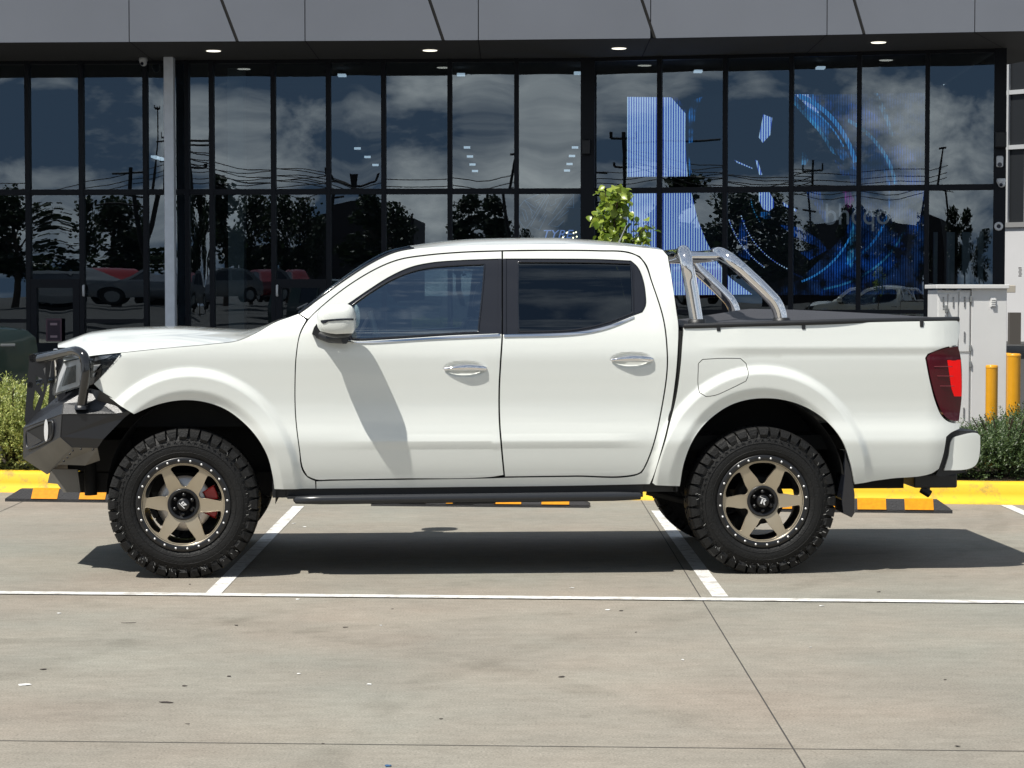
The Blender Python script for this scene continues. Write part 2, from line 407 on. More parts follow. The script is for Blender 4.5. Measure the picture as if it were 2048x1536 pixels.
TUB = [(1367,655),(1500,651),(1700,645),(1900,641),(1919,641),(1921,655),(1915,690),(1888,696),(1856,708),(1851,716),(1860,762),(1872,806),(1884,832),(1897,843),(1910,846),(1921,846),(1919,858),(1902,866),(1893,874),(1887,910),(1878,938),(1862,948),(1780,958),(1709,969),(1700,925),(1680,875),(1645,836),(1592,807),(1530,797),(1470,807),(1423,836),(1388,878),(1368,928),(1360,973),(1311,971),(1304,966),(1313,935),(1335,865),(1352,795),(1361,730),(1364,690)]
FLAP = [(1397,727),(1405,719),(1440,717),(1481,717),(1492,727),(1497,748),(1492,762),(1462,777),(1429,791),(1412,793),(1399,785),(1396,768)]
TAIL = [(1853,716),(1858,709),(1888,697),(1916,692),(1921,712),(1924,760),(1923,800),(1918,842),(1908,842),(1898,839),(1886,828),(1874,803),(1862,760)]
HL = [(126,722),(180,712),(241,706),(244,712),(217,740),(186,768),(157,776),(106,792),(104,783),(114,751)]
oFD = outl(FD, shrink=.0005); oRD = outl(RD, shrink=.0005); oWF = outl(WF); oWR = outl(WR); oFEN = outl(FEN, shrink=.0, corner=30)
oCAB = outl(CABS, shrink=-.0005, corner=30); oTUB = outl(TUB, shrink=.002, corner=30); oFL = outl(FLAP)
oGF = outl(GF); oGR = outl(GR); oQG = outl(QG); oTL = outl(TAIL, step=.015); oHL = outl(HL, step=.015)
fine1 = [(hc1[0], hc1[1], .14, .06, .007), (-.40, .720, .50, .085, .0075)]; fine2 = [(hc2[0], hc2[1], .14, .06, .007), (.56, .735, .40, .06, .0075)]
def pilpoly(l): return [LB(*p) for p in l]
for side in (1, -1):
    panel('front_fender', oFEN, M_paint, truck, side, rings=[(-1.525, .455, .445, .505, 1.03, 1.45, .024)])
    cs = panel('cab_side', oCAB, M_paint, truck, side)
    fd = panel('front_door', oFD, M_paint, truck, side, holes=[oWF], fine=fine1)
    rd = panel('rear_door', oRD, M_paint, truck, side, holes=[oWR], fine=fine2)
    tb = panel('tub_side', oTUB, M_paint, truck, side, holes=[offset(oFL, -.0022)], rings=[(1.585, .455, .46, .51, 1.03, 1.45, .024)])
    panel('fuel_flap' if side > 0 else 'tub_filler_panel', offset(oFL, .0018), M_paint, tb, side, h=.010)
    for dr, wh, g, gm in ((fd, oWF, oGF, M_fglass), (rd, oWR, oGR, M_tint)):
        hl = [g] + ([oQG] if dr is rd else [])
        panel('window_trim', offset(wh, .001), M_applique, dr, side, holes=hl, d=.005, thick=.012)
        panel('window_glass', offset(g, -.002), gm, dr, side, d=.012, thick=.003)
    panel('pillar_trim', outl([(997,517.5),(1003.1,517.5),(1003.1,600),(1003.1,667.5),(997,667.8),(997,600)]), M_applique, fd, side, d=-.0015, thick=.003)
    panel('pillar_trim', outl([(1005.9,517.5),(1012,517.5),(1012,600),(1012,668),(1005.9,668.3),(1005.9,600)]), M_applique, rd, side, d=-.0015, thick=.003)
    panel('quarter_trim', offset(oQG, .001), M_applique, rd, side, d=.0025, thick=.012)
    panel('chrome_strip', outl(CF), M_chrome, fd, side, d=-.006, thick=.014)
    panel('chrome_strip', outl(CR), M_chrome, rd, side, d=-.006, thick=.014)
    # rubber seal round the glass
    for dr, g in ((fd, oGF), (rd, oGR)):
        mb = MB(); q = g[::1]
        pts = [(p[0], float(body(p[0], p[1])) + .004, p[1]) for p in q]
        if side < 0: pts = [(a, 2 * YC - b, c) for a, b, c in pts]
        mb.tube(pts, .0045, 6, closed=True); mb.build('window_seal', M_piano, dr)
    # handles
    for dr, hc, pxs in ((fd, hc1, (889, 972)), (rd, hc2, (1224, 1308))):
        mb = MB(); n = 14; P = []; rr = []
        for i in range(n + 1):
            t = i / n; x = hc[0] - .112 + .225 * t; z = hc[1] - .001 + .010 * math.sin(math.pi * t * .9)
            yb = float(F1(z)) + .02 - .014 * math.sin(math.pi * min(1, max(0, t))) ** .6 + .002
            P.append((x, yb if side > 0 else 2 * YC - yb, z)); rr.append(.008 + .0085 * min(1, t * 2.2) if t < .5 else (.0165 if t < .97 else .012))
        mb.tube(P, rr, 14); mb.build('handle', M_chrome, dr)
        pass
    # tail lamp
    tl = panel('tail_light', offset(oTL, .001), M_tail, truck, side, d=-.002, thick=.05)
    rp = [LB(*p) for p in [(1894,720),(1921,719),(1923,760),(1923,793),(1908,793),(1902,776)]]
    panel('brake_lamp', offset(rp, .001), M_tailr, tl, side, d=-.004, thick=.002, h=.02)
    for a, b in (((1868,733),(1904,733)), ((1874,752),(1906,752)), ((1880,772),(1908,772))):
        mb = MB()
        p = LB(*a); q = LB(*b); pts = [(p[0]+(q[0]-p[0])*t, 0, p[1]+(q[1]-p[1])*t) for t in (0,.25,.5,.75,1)]
        pts = [(x, float(body(x, z)) - .0025, z) for x, _, z in pts]
        if side < 0: pts = [(x, 2*YC-y, z) for x, y, z in pts]
        mb.tube(pts, .0025, 6); mb.build('lamp_rib', M_taill, tl)
    # head lamp : backing, reflectors, lens
    hd = panel('headlight', offset(oHL, .001), M_piano, truck, side, d=.045, thick=.02, h=.03)
    for poly, mm in (([(128,726),(160,718),(160,770),(112,786),(118,752)], M_refl), ([(133,735),(152,730),(152,764),(124,773)], M_piano), ([(135,745),(150,740),(149,752),(133,757)], M_refl),
                     ([(168,724),(183,722),(182,730),(168,731)], M_refl), ([(168,736),(181,735),(180,742),(168,743)], M_refl), ([(168,748),(179,747),(178,754),(168,755)], M_refl),
                     ([(190,714),(226,709),(214,716),(190,722)], M_refl), ([(188,730),(202,728),(192,740),(187,742)], M_refl), ([(186,748),(192,745),(186,754)], M_refl), ([(120,778),(158,768),(158,772),(114,785)], M_refl), ([(152,727),(162,725),(162,760),(154,762)], M_refl)):
        panel('reflector', [LB(*p, .04) for p in poly], mm, hd, side, d=.030 if mm is not M_piano else .026, thick=.01, h=.02)
    panel('lens', offset(oHL, .001), M_lens, hd, side, d=.0, thick=.004, h=.02)

def mir(p): return (p[0], 2 * YC - p[1], p[2])
def B3(px, py, d=0.0): x, z = LB(px, py, d); return Vector((x, float(body(x, z)) + d, z))
# ---- roof, windscreen
def curve3(pxs, n, d=0.0):
    q = [tuple(B3(*p, d)) for p in pxs]; c = catmull(q, False, .01); m = len(c)
    L = [0]
    for i in range(1, m): L.append(L[-1] + (c[i] - c[i-1]).length)
    out = []; j = 0
    for k in range(n + 1):
        t = L[-1] * k / n
        while j < m - 2 and L[j + 1] < t: j += 1
        s_ = (t - L[j]) / max(1e-9, L[j+1] - L[j]); out.append(c[j].lerp(c[j+1], s_))
    return out
rail = curve3([(830,498),(880,494),(1000,490),(1150,489),(1240,492),(1300,497),(1325,500)], 36)
apil = curve3([(600,628),(640,598),(700,555),(750,524),(790,506),(830,498)], 20)
NU = 25
mb = MB(); P = []
for i, p in enumerate(rail):
    s_ = i / 36; row = []
    for j in range(NU):
        u = 2 * j / (NU - 1) - 1; q = 1 - abs(u) ** 2.4; c = (.030 + .022 * math.sin(min(1, s_ * 3) * math.pi / 2)) * (1 - .45 * max(0, s_ - .6) / .4)
        hf = YC - p.y; row.append((p.x - .03 * q * (1 - s_) ** 2, YC + u * hf, p.z + c * q))
    P.append(row)
mb.grid(P, flip=True); mb.build('roof', M_paint, truck)
rb = []
for (px, py) in [(1325,500),(1335,512),(1343,560),(1352,620),(1356,650)]:
    p = B3(px, py); rb.append(p)
mb = MB(); P = []; lastrow = [Vector(r) for r in [( rail[-1].x, 0, 0)]]
rr = catmull(rb, False, .03)
for i, p in enumerate(rr):
    t = min(1, i / 3); row = []
    for j in range(NU):
        u = 2 * j / (NU - 1) - 1; q = 1 - abs(u) ** 2.4; hf = YC - p.y
        row.append((p.x + .015 * q * t, YC + u * hf, p.z + .0286 * q * (1 - t)))
    P.append(row)
mb.grid(P, flip=True); bk = mb.build('cab_rear_panel', M_paint, truck)
mb = MB(); P = []
for k in range(7):
    p = rr[2].lerp(rr[min(len(rr)-1, 8)], k / 6) if len(rr) > 8 else rr[1].lerp(rr[-1], k / 6)
    P.append([(p.x + .022, YC + (2 * j / 10 - 1) * (YC - p.y - .12), p.z - .02) for j in range(11)])
mb.grid(P, flip=True); mb.build('rear_window', M_tint, bk)
mb = MB(); P = []
for i, p in enumerate(apil):
    s_ = i / 20; row = []
    for j in range(NU):
        u = 2 * j / (NU - 1) - 1; q = 1 - abs(u) ** 2.4; hf = YC - p.y - .003
        row.append((p.x - .034 * q, YC + u * hf, p.z + (.012 + .018 * s_) * q))
    P.append(row)
mb.grid(P, flip=True); mb.build('windscreen', glassmat('windscreen_glass', (.12, .12, .13), .08), truck)
# pillar edge strips (black edge of the screen)
for s_ in (1, -1):
    mb = MB(); pts = [Vector((p.x - .006, p.y + .012, p.z + .004)) for p in apil]
    if s_ < 0: pts = [Vector(mir(p)) for p in pts]
    mb.tube(pts, .008, 6); mb.build('windscreen_seal', M_piano, truck)
# ---- hood
hs = curve3([(128,722),(180,712),(243,705),(330,696),(430,687),(475,681),(515,664),(548,645)], 40, .004)
mb = MB(); P = []
for i, p in enumerate(hs):
    s_ = i / 40; row = []
    cz = .125 * (1 - s_) ** .5 * (1 - .15 * s_) if s_ < 1 else 0
    cz = .060 + .075 * math.sin(min(1., s_ * 1.5 + .18) * math.pi) ** 1 if s_ < .55 else None
    if cz is None: cz = .060 + .075 * math.sin(min(1., .55 * 1.5 + .18) * math.pi) * 0
    cz = float(np.interp(s_, [0, .12, .25, .5, .8, 1], [.085, .118, .118, .094, .045, .012]))
    for j in range(NU + 8):
        u = 2 * j / (NU + 7) - 1; q = 1 - abs(u) ** 3.0; hf = YC - p.y
        fz = .09 * (1 - abs(u) ** 2) * (1 - s_) ** 6
        pl = .012 * sm(.62, .5, abs(u)) * math.sin(math.pi * min(1, s_ + .1))
        row.append((p.x - fz - .02 * q * (1 - s_) ** 4, YC + u * hf, p.z + cz * q + pl))
    P.append(row)
mb.grid(P, flip=True)
mb.grid([[ (q[0], q[1], q[2]) for q in P[0]], [(q[0] + .01, q[1], q[2] - .03) for q in P[0]]], flip=False)
mb.build('bonnet', M_paint, truck)
hoodfront = P[0]
mb = MB(); c0 = P[-1]; c1 = []
a0 = B3(598, 629)
for j in range(NU + 8):
    u = 2 * j / (NU + 7) - 1; c1.append((a0.x - .034 * (1 - abs(u) ** 2.4), YC + u * (YC - a0.y - .02), a0.z - .004))
c0 = [(q[0] - .01, YC + (q[1] - YC) * .99, q[2] - .008) for q in c0]
mb.grid([c0, c1], flip=True); mb.build('cowl', M_black, truck)
mb = MB()   # wiper
mb.tube([(a0.x - .02, .45, a0.z + .03), (a0.x + .02, .9, a0.z + .055), (a0.x - .02, 1.3, a0.z + .03)], .006, 6); mb.build('wiper', M_black, truck)
# grille
mb = MB(); gx = hoodfront[16][0] + .05
zg0, zg1 = Lp(100, 815, .5)[1], hoodfront[16][2] - .02
mb.box((gx, .42, zg0 - .05), (gx + .04, 2 * YC - .42, zg1)); 
for k in range(6):
    z = zg0 + .02 + k * (zg1 - zg0 - .05) / 6; mb.box((gx - .018, .45, z), (gx - .001, 2 * YC - .45, z + .016), 1)
mb.build('grille', [M_piano, M_black], truck)
for s_ in (1, -1):
    mb = MB(); pts = [(gx - .02, .47, zg1 - .01), (gx - .02, .56, zg0), (gx - .02, .75, zg0 - .03)]
    if s_ < 0: pts = [mir(p) for p in pts]
    mb.tube(pts, .012, 8); mb.build('grille_chrome', M_chrome, truck)

# ---- dark inner structure, arches, underbody
mb = MB()
mb.box((-1.02, .16, .50), (1.15, 2*YC - .16, .60)); mb.box((-2.0, .35, .80), (-1.0, 2*YC - .35, 1.10))      # floor, engine bay
mb.box((-1.03, .14, .55), (-.98, 2*YC - .14, 1.22)); mb.box((1.02, .10, .55), (1.06, 2*YC - .10, 1.30))
mb.box((-1.0, .05 + .045, .51), (1.0, .10 + .03, 1.20)); mb.box((-1.0, 2*YC - .13, .51), (1.0, 2*YC - .095, 1.20))
for yy in (.55, 2*YC - .65): mb.box((-2.2, yy, .42), (2.5, yy + .10, .53))
mb.box((1.13, .10, .62), (1.17, 2*YC - .1, 1.34)); mb.box((1.15, .35, .66), (2.55, 2*YC - .35, .74))
bx_ = Lp(1004, 590, .1)[0]
for s_ in (1, -1):
    g_ = [[(bx_ + dx, float(body(bx_, z)) + .030, z) for dx in (-.05, .05)] for z in (1.15, 1.3, 1.4, 1.5, 1.6, 1.7, 1.76)]
    mb.grid(g_ if s_ > 0 else [[mir(q_) for q_ in r_] for r_ in g_])
for y_ in (.062, 2*YC - .082): mb.box((bx_ - .035, y_ + .02, .60), (bx_ + .035, y_ + .03 if y_ < 1 else y_, 1.28))
mb.build('chassis', M_matt, truck)
for (xc, zc, ax, az) in ((-1.525, .455, .455, .515), (1.585, .455, .47, .52)):
    for y0, y1 in ((.06, .62), (2*YC - .62, 2*YC - .06)):
        mb = MB()
        P = []
        for y in (y0, y1):
            P.append([(xc + ax * math.cos(a) * 1.0, y, zc + az * math.sin(a)) for a in [math.pi * k / 24 - .12 + .01 * k * 0 for k in range(-0, 26)]])
        mb.grid(P, smooth=True)
        ye = y1 if y0 < 1 else y0
        mb.add([(xc + ax * math.cos(math.pi * k / 24), ye, zc + az * math.sin(math.pi * k / 24)) for k in range(25)], [list(range(25))])
        mb.build('wheel_arch_liner', M_matt, truck)
mb = MB()
for xw in (-1.575, 1.575):
    mb.tube([(xw, .30, .40), (xw, 2*YC - .30, .40)], .045 if xw < 0 else .05, 10)
mb.lathe([(.0, -.14), (.10, -.12), (.15, 0), (.10, .12), (0, .14)], (1.575, YC, .40), 'y', 20)
mb.tube([(-1.0, .8, .45), (1.4, 1.0, .42)], .03, 8); mb.tube([(-.9, 1.25, .40), (.2, 1.25, .40), (1.0, 1.2, .42), (2.2, 1.3, .48)], .028, 8)
mb.box((.25, .42, .38), (.95, .55, .50)); mb.build('drivetrain', M_matt, truck)
for yy in (.42, 2*YC - .42):
    mb = MB(); mb.tube([(1.0, yy, .42), (1.3, yy, .345), (1.575, yy, .33), (1.9, yy, .38), (2.2, yy, .50)], .022, 6)
    mb.tube([(1.45, yy + .06, .32), (1.35, yy + .06, .75)], .03, 8); mb.build('leaf_spring', M_matt, truck)
# tub inside / tonneau
tr_ = [B3(1368, 655), B3(1500, 651), B3(1700, 645), B3(1918, 641)]
rail2 = curve3([(1368,655),(1500,651),(1700,645),(1918,641)], 30)
mb = MB(); P = []
for i, p in enumerate(rail2):
    s_ = i / 30; row = []
    pk = float(np.interp(s_, [0, .05, .32, .5, .85, 1], [.0, .015, .072, .058, .022, .004]))
    for j in range(19):
        u = 2 * j / 18 - 1; hf = YC - p.y - .012; row.append((p.x + (.0 if s_ < 1 else 0), YC + u * hf, p.z + .010 + pk * (1 - abs(u) ** 1.25)))
    P.append(row)
mb.grid(P, flip=True)
mb.grid([P[-1], [(q[0] + .004, q[1], q[2] - .05) for q in P[-1]]]); mb.grid([P[0], [(q[0] - .004, q[1], q[2] - .05) for q in P[0]]], flip=True)
tn = mb.build('tonneau_cover', M_vinyl, truck)
for s_ in (1, -1):
    mb = MB(); pts = [(p.x, p.y + .006, p.z + .006) for p in rail2]
    if s_ < 0: pts = [mir(p) for p in pts]
    mb.tube(pts, .0155, 8); mb.build('cover_rail', M_black, tn)
    for px in (1437, 1607, 1843):
        p = B3(px, 652 - (px - 1437) * .02); a = MB(); y0, y1 = p.y - .009, p.y + .004
        if s_ < 0: y0, y1 = 2*YC - y1, 2*YC - y0
        a.box((p.x - .010, y0, p.z - .028), (p.x + .010, y1, p.z + .012), bev=.003); a.build('clamp', M_black, tn)
# tailgate
pe = rail2[-1]; mb = MB()
mb.box((pe.x - .05, .14, .72), (pe.x - .005, 2*YC - .14, pe.z + .004), bev=.012); tg = mb.build('tailgate', M_paint, truck)
mb = MB(); mb.box((pe.x - .004, YC - .12, 1.18), (pe.x + .014, YC + .12, 1.24), bev=.006); mb.build('handle', M_piano, tg)
# ---- rear bumper
mb = MB()
bo = [(1904,880),(1908,875),(1918,872),(1957,867),(1963,872),(1963,898),(1960,918),(1954,930),(1942,937),(1889,941),(1897,915)]
q = [Lp(a, b, .07) for a, b in bo]; q = [tuple(v) for v in catmull(q, True, .015, 50)]
def bumf(x, z): x = np.asarray(x, float); return .075 + .9 * np.maximum(0, x - 2.66) ** 2 + 1.5 * np.maximum(0, np.asarray(z) - .74) ** 2
xe = max(p[0] for p in q)
for s_ in (1, -1):
    bp_ = panel('bumper_corner', q, M_paint, truck, s_, h=.025, thick=.26, yfun=bumf)
mb.box((xe - .16, .30, .60), (xe - .01, 2*YC - .30, .745), bev=.02); mb.box((xe - .20, .12, .745), (xe - .02, 2*YC - .12, .765), bev=.006)
b1 = [(1893,874),(1899,866),(1912,861),(1957,863),(1957,868),(1918,873),(1907,877),(1903,882),(1896,915),(1888,941),(1925,941),(1935,944),(1880,954),(1872,950),(1880,935),(1889,905)]
pl = [Lp(a, b, .09) for a, b in b1]
V, T, lo_ = tri2d([tuple(v) for v in pl], (), .03)
for s_ in (1, -1):
    n = len(V); y0, y1 = .095, .35
    vs = [(v[0], y0, v[1]) for v in V] + [(v[0], y1, v[1]) for v in V]
    if s_ < 0: vs = [mir(v) for v in vs]
    L0 = lo_[0]; fs = [list(t) for t in T] + [[L0[i], L0[(i+1) % len(L0)], L0[(i+1) % len(L0)] + n, L0[i] + n] for i in range(len(L0))]
    mb.add(vs, fs)
mb.build('rear_bumper', M_black, truck)
mb = MB()
a = Lp(1850, 962, .8); mb.box((a[0] - .15, .45, a[1] - .01), (a[0] + .10, 2*YC - .45, a[1] + .07), bev=.01)
mb.box((a[0] - .02, YC - .04, a[1] - .04), (a[0] + .14, YC + .04, a[1] + .01), bev=.005)
c = Lp(1853, 985, .95); mb.tube([(c[0], YC, a[1] - .03), (c[0], YC, c[1] + .0)], .022, 8); mb.tube([(c[0] - .03, YC, c[1] + .02), (c[0] + .02, YC, c[1] - .01)], .024, 10)
mb.build('tow_hitch', M_black, truck)
# mud flap
MF = [(1689,902),(1697,905),(1703,945),(1709,990),(1709,1025),(1703,1035),(1686,1027),(1683,1000),(1688,950)]
for s_ in (1, -1):
    for (pts, dx) in ((MF, 0),):
        q = [Lp(a, b, .06) for a, b in pts]; mb = MB()
        y = .05
        A = [(x, y, z) for x, z in q]; E = (0, .22, 0)
        if s_ < 0: A = [(x, 2*YC - y, z) for x, z in q]; E = (0, -.22, 0)
        mb.prism(A, E); mb.build('mud_flap', M_piano, truck, bevel=.004)
# side steps
for s_ in (1, -1):
    def yy(v): return v if s_ > 0 else 2*YC - v
    def bx(m_, a, b, bev=0): 
        y0, y1 = sorted((yy(a[1]), yy(b[1]))); m_.box((a[0], y0, a[2]), (b[0], y1, b[2]), bev=bev)
    x0, z0 = Lp(572, 1001, .08); x1, z1 = Lp(1287, 970, .08); mb = MB()
    bx(mb, (x0, .10, z0 + .012), (x1, .16, z1 + .005), .004)
    bx(mb, (x0 + .01, .02, z0 + .014), (x1 - .01, .13, z0 + .026)); bx(mb, (x0 - .075, .12, z0 + .012), (x0, .30, z0 + .10)); bx(mb, (x1, .16, z0 + .03), (x1 + .20, .30, z0 + .10))
    sp = mb.build('side_step', M_black, truck)
    xa, za = Lp(587, 1001, .0); xb, zb = Lp(1282, 993, .0); mb = MB()
    mb.tube([(xa, yy(.035), za), (xa + .012, yy(.03), za), (xa + .15, yy(.02), za + .001), (xb - .15, yy(.02), zb), (xb, yy(.03), zb)], [.008, .021, .0255, .0255, .020], 14); mb.build('step_tube', M_step, sp)
    for xx in (x0 + .35, x0 + 1.0, x1 - .25):
        mb = MB(); bx(mb, (xx, .05, z0 - .005), (xx + .07, .60, z0 + .03)); mb.build('step_bracket', M_black, sp)
    mb = MB(); bx(mb, (Lp(905,1006,.1)[0], .04, za - .028), (Lp(990,1006,.1)[0], .12, za - .016)); mb.build('step_motor', M_black, sp)
# cab to tub gap filler (rubber)
for s_ in (1, -1):
    mb = MB(); pts = []
    for (px, py) in [(1361,662),(1360,720),(1352,785),(1338,850),(1320,915),(1304,962)]:
        p = B3(px - 2, py, .02); pts.append(p if s_ > 0 else Vector(mir(p)))
    mb.tube(catmull(pts, False, .03), .014, 8); mb.build('body_gap_seal', M_matt, truck)
# ---- front bar
def q3(px, py, yl): x, z = Lp(px, py, yl); return Vector((x, yl, z))
VB = dict(A=(127,807,.14), B=(193,801,.10), C=(231,827,.045), D=(124,828,.08), E=(248,836,.05), Fm=(207,878,.06), G=(121,874,.09), Hh=(145,895,.10), I=(195,896,.085),
          J=(200,921,.16), K=(170,931,.18), U=(114,929,.30), Mm=(94,949,.46), N=(46,917,.52), O=(47,856,.52), P=(63,830,.60), Q=(93,812,.56), Rr=(200,781,.07), Ss=(267,821,.045), Tt=(179,777,.16))
VB = {k: q3(*v) for k, v in VB.items()}
FB = ['A D C B', 'D G Fm E C', 'G Hh I Fm', 'Hh U K J I', 'G N Mm Hh', 'Hh Mm U', 'D O N G', 'A P O D', 'A Q P', 'Rr B C E Ss', 'Tt Rr B', 'Tt B A']
mb = MB()
for s_ in (1, -1):
    for f in FB:
        k = f.split(); vs = [VB[a] for a in k]; mi = 1 if f in ('Hh U K J I', 'G N Mm Hh', 'Hh Mm U') else 0
        if s_ < 0: vs = [Vector(mir(v)) for v in vs][::-1]
        mb.add(vs, [list(range(len(vs)))], mi)
for a, b, mi in (('P', 'O', 0), ('O', 'N', 0), ('N', 'Mm', 1), ('Mm', 'U', 1)):
    vs = [VB[b], VB[a], Vector(mir(VB[a])), Vector(mir(VB[b]))]; mb.add(vs, [(0, 1, 2, 3)], mi)
vs = [VB['P'], VB['Q'], Vector(mir(VB['Q'])), Vector(mir(VB['P']))]; mb.add(vs, [(0, 1, 2, 3)])
t2 = Vector((gx + .01, .56, VB['Q'].z)); vs = [VB['Q'], VB['A'], VB['Tt'], Vector((gx + .05, .5, VB['Tt'].z))]; 
for s_ in (1, -1):
    v2 = vs if s_ > 0 else [Vector(mir(v)) for v in vs][::-1]; mb.add(v2, [(0, 1, 2, 3)])
mb.add([VB['Q'], Vector((gx + .05, .5, VB['Tt'].z)), Vector((gx + .05, 2*YC - .5, VB['Tt'].z)), Vector(mir(VB['Q']))], [(0, 1, 2, 3)])
fb = mb.build('front_bar', [M_steel, M_bash], truck)
# folded edge beads, bolts
mb = MB()
for s_ in (1, -1):
    for a, b in (('A', 'D'), ('D', 'C'), ('D', 'G'), ('G', 'Hh'), ('O', 'D'), ('C', 'E'), ('B', 'C')):
        p, q = VB[a], VB[b]
        if s_ < 0: p, q = Vector(mir(p)), Vector(mir(q))
        mb.tube([p, q], .003, 6)
mb.build('folded_edge', M_steel, fb)
for s_ in (1, -1):
    mb = MB()
    for (px, py) in ((146,901),(140,908),(135,915),(128,922),(162,898),(186,899)):
        p = q3(px, py, .115 if px < 150 else .10); p = p if s_ > 0 else Vector(mir(p)); mb.lathe([(0, -.014), (.005, -.014), (.006, -.004)], p if s_ > 0 else p + Vector((0, .018, 0)), 'y', 8)
    mb.build('bolt', M_black, fb)
# fog lamp opening
def lerp3(a, b, t): return a.lerp(b, t)
O_, D_, G_, N_ = VB['O'], VB['D'], VB['G'], VB['N']
def fq(u, v, out=0.0):
    p = O_.lerp(D_, u).lerp(N_.lerp(G_, u), v); n = (D_ - O_).cross(N_ - O_).normalized()
    if n.y > 0: n = -n
    return p + n * out
for s_ in (1, -1):
    mb = MB(); ring = [fq(.09, .12, .004), fq(.80, .12, .004), fq(.80, .88, .004), fq(.13, .80, .004)]; inn = [fq(.42, .30, -.10), fq(.78, .28, -.10), fq(.78, .70, -.10), fq(.42, .70, -.10)]
    fr_ = [fq(.06, .06, .010), fq(.84, .06, .010), fq(.84, .94, .010), fq(.09, .88, .010)]
    M_ = (lambda p: p) if s_ > 0 else (lambda p: Vector(mir(p)))
    rp_ = []
    for k in range(4):
        a_, b_, c_ = ring[k-1], ring[k], ring[(k+1) % 4]; rp_ += [b_.lerp(a_, .16), b_.lerp(a_, .04).lerp(c_, .04), b_.lerp(c_, .16)]
    mb.tube([M_(p) for p in catmull(rp_, True, .02, 150)], .007, 8, closed=True, mi=0)
    inn = [fq(.12, .15, .0055), fq(.77, .15, .0055), fq(.77, .85, .0055), fq(.16, .78, .0055)]
    mb.add([M_(p) for p in inn], [(0, 1, 2, 3) if s_ < 0 else (3, 2, 1, 0)], 1)
    mb.add([M_(p) for p in [fq(.12, .15, .008), fq(.55, .78, .008), fq(.16, .78, .008)]], [(0, 1, 2) if s_ < 0 else (2, 1, 0)], 0)
    fl = mb.build('fog_lamp', [M_steel, M_matt], fb)
    mb = MB(); c = fq(.66, .45, .012)
    mb.add([M_(c + (D_ - O_).normalized() * (.028 * math.cos(a)) + Vector((0, 0, .062 * math.sin(a)))) for a in [2*math.pi*k/16 for k in range(16)]], [list(range(16))]); mb.build('lamp_glass', M_refl, fl)
mb = MB()
SK = [(106,938),(155,939),(158,962),(161,984),(127,985),(115,968),(95,966),(100,945)]
for s_ in (1, -1):
    A = [q3(a, b, .36) for a, b in SK]; E = (0, .03, 0)
    if s_ < 0: A = [Vector(mir(p)) for p in A]; E = (0, -.03, 0)
    mb.prism(A, E)
a_, b_ = q3(95, 966, .36), q3(106, 938, .36); mb.add([a_, b_, Vector(mir(b_)), Vector(mir(a_))], [(0, 1, 2, 3)])
a_, b_ = q3(115, 968, .36), q3(127, 985, .36); mb.add([a_, b_, Vector(mir(b_)), Vector(mir(a_))], [(0, 1, 2, 3)])
mb.build('skid_plate', M_bash, fb)
mb = MB(); mb.tube([q3(180, 925, .5), q3(182, 990, .5)], .035, 8); mb.tube([Vector(mir(q3(180, 925, .5))), Vector(mir(q3(182, 990, .5)))], .035, 8); mb.box((-2.25, .5, .55), (-1.9, 2*YC - .5, .72)); mb.build('recovery_mount', M_matt, fb)
# bull bar
for s_ in (1, -1):
    path = [q3(80, 718, .50), q3(110, 711, .36), q3(140, 704, .20), q3(156, 703, .11), q3(168, 713, .06), q3(172, 734, .045), q3(170, 765, .05), q3(163, 815, .085)]
    if s_ < 0: path = [Vector(mir(p)) for p in path]
    mb = MB(); mb.tube(catmull(path, False, .012, 100), .0265, 16); hp = mb.build('bull_bar_hoop', M_tubeb, fb)
    mb = MB(); b = path[-1]; mb.lathe([(.0, .012), (.036, .012), (.038, -.01)], (b.x, b.y, b.z), 'z', 16); mb.build('flange', M_steel, hp)
    # truss plate
    out_ = [Lp(*p, .52) for p in [(59,712),(66,708),(103,716),(100,740),(92,780),(80,822),(52,850),(49,838)]]
    holes = [[Lp(*p, .52) for p in h_] for h_ in ([(72,752),(86,758),(76,772),(71,766)], [(80,775),(88,762),(86,786)], [(70,780),(80,792),(68,822),(65,812)], [(86,738),(91,734),(90,752)])]
    V, T, lo_ = tri2d(out_, holes, .05); n = len(V); y0, y1 = .52, .532
    vs = [(v[0], y0, v[1]) for v in V] + [(v[0], y1, v[1]) for v in V]
    if s_ < 0: vs = [mir(v) for v in vs]
    fs = [list(t) for t in T] + [[i + n for i in t][::-1] for t in T]
    for L0 in lo_: fs += [[L0[i], L0[(i+1) % len(L0)], L0[(i+1) % len(L0)] + n, L0[i] + n] for i in range(len(L0))]
    mb = MB(); mb.add(vs, fs); mb.build('truss_plate', M_steel, fb)
mb = MB(); a_ = q3(66, 716, .52); mb.tube([a_, Vector(mir(a_))], .024, 12); a_ = q3(60, 770, .52); mb.tube([a_, Vector(mir(a_))], .018, 10); mb.build('cross_tube', M_tubeb, fb)
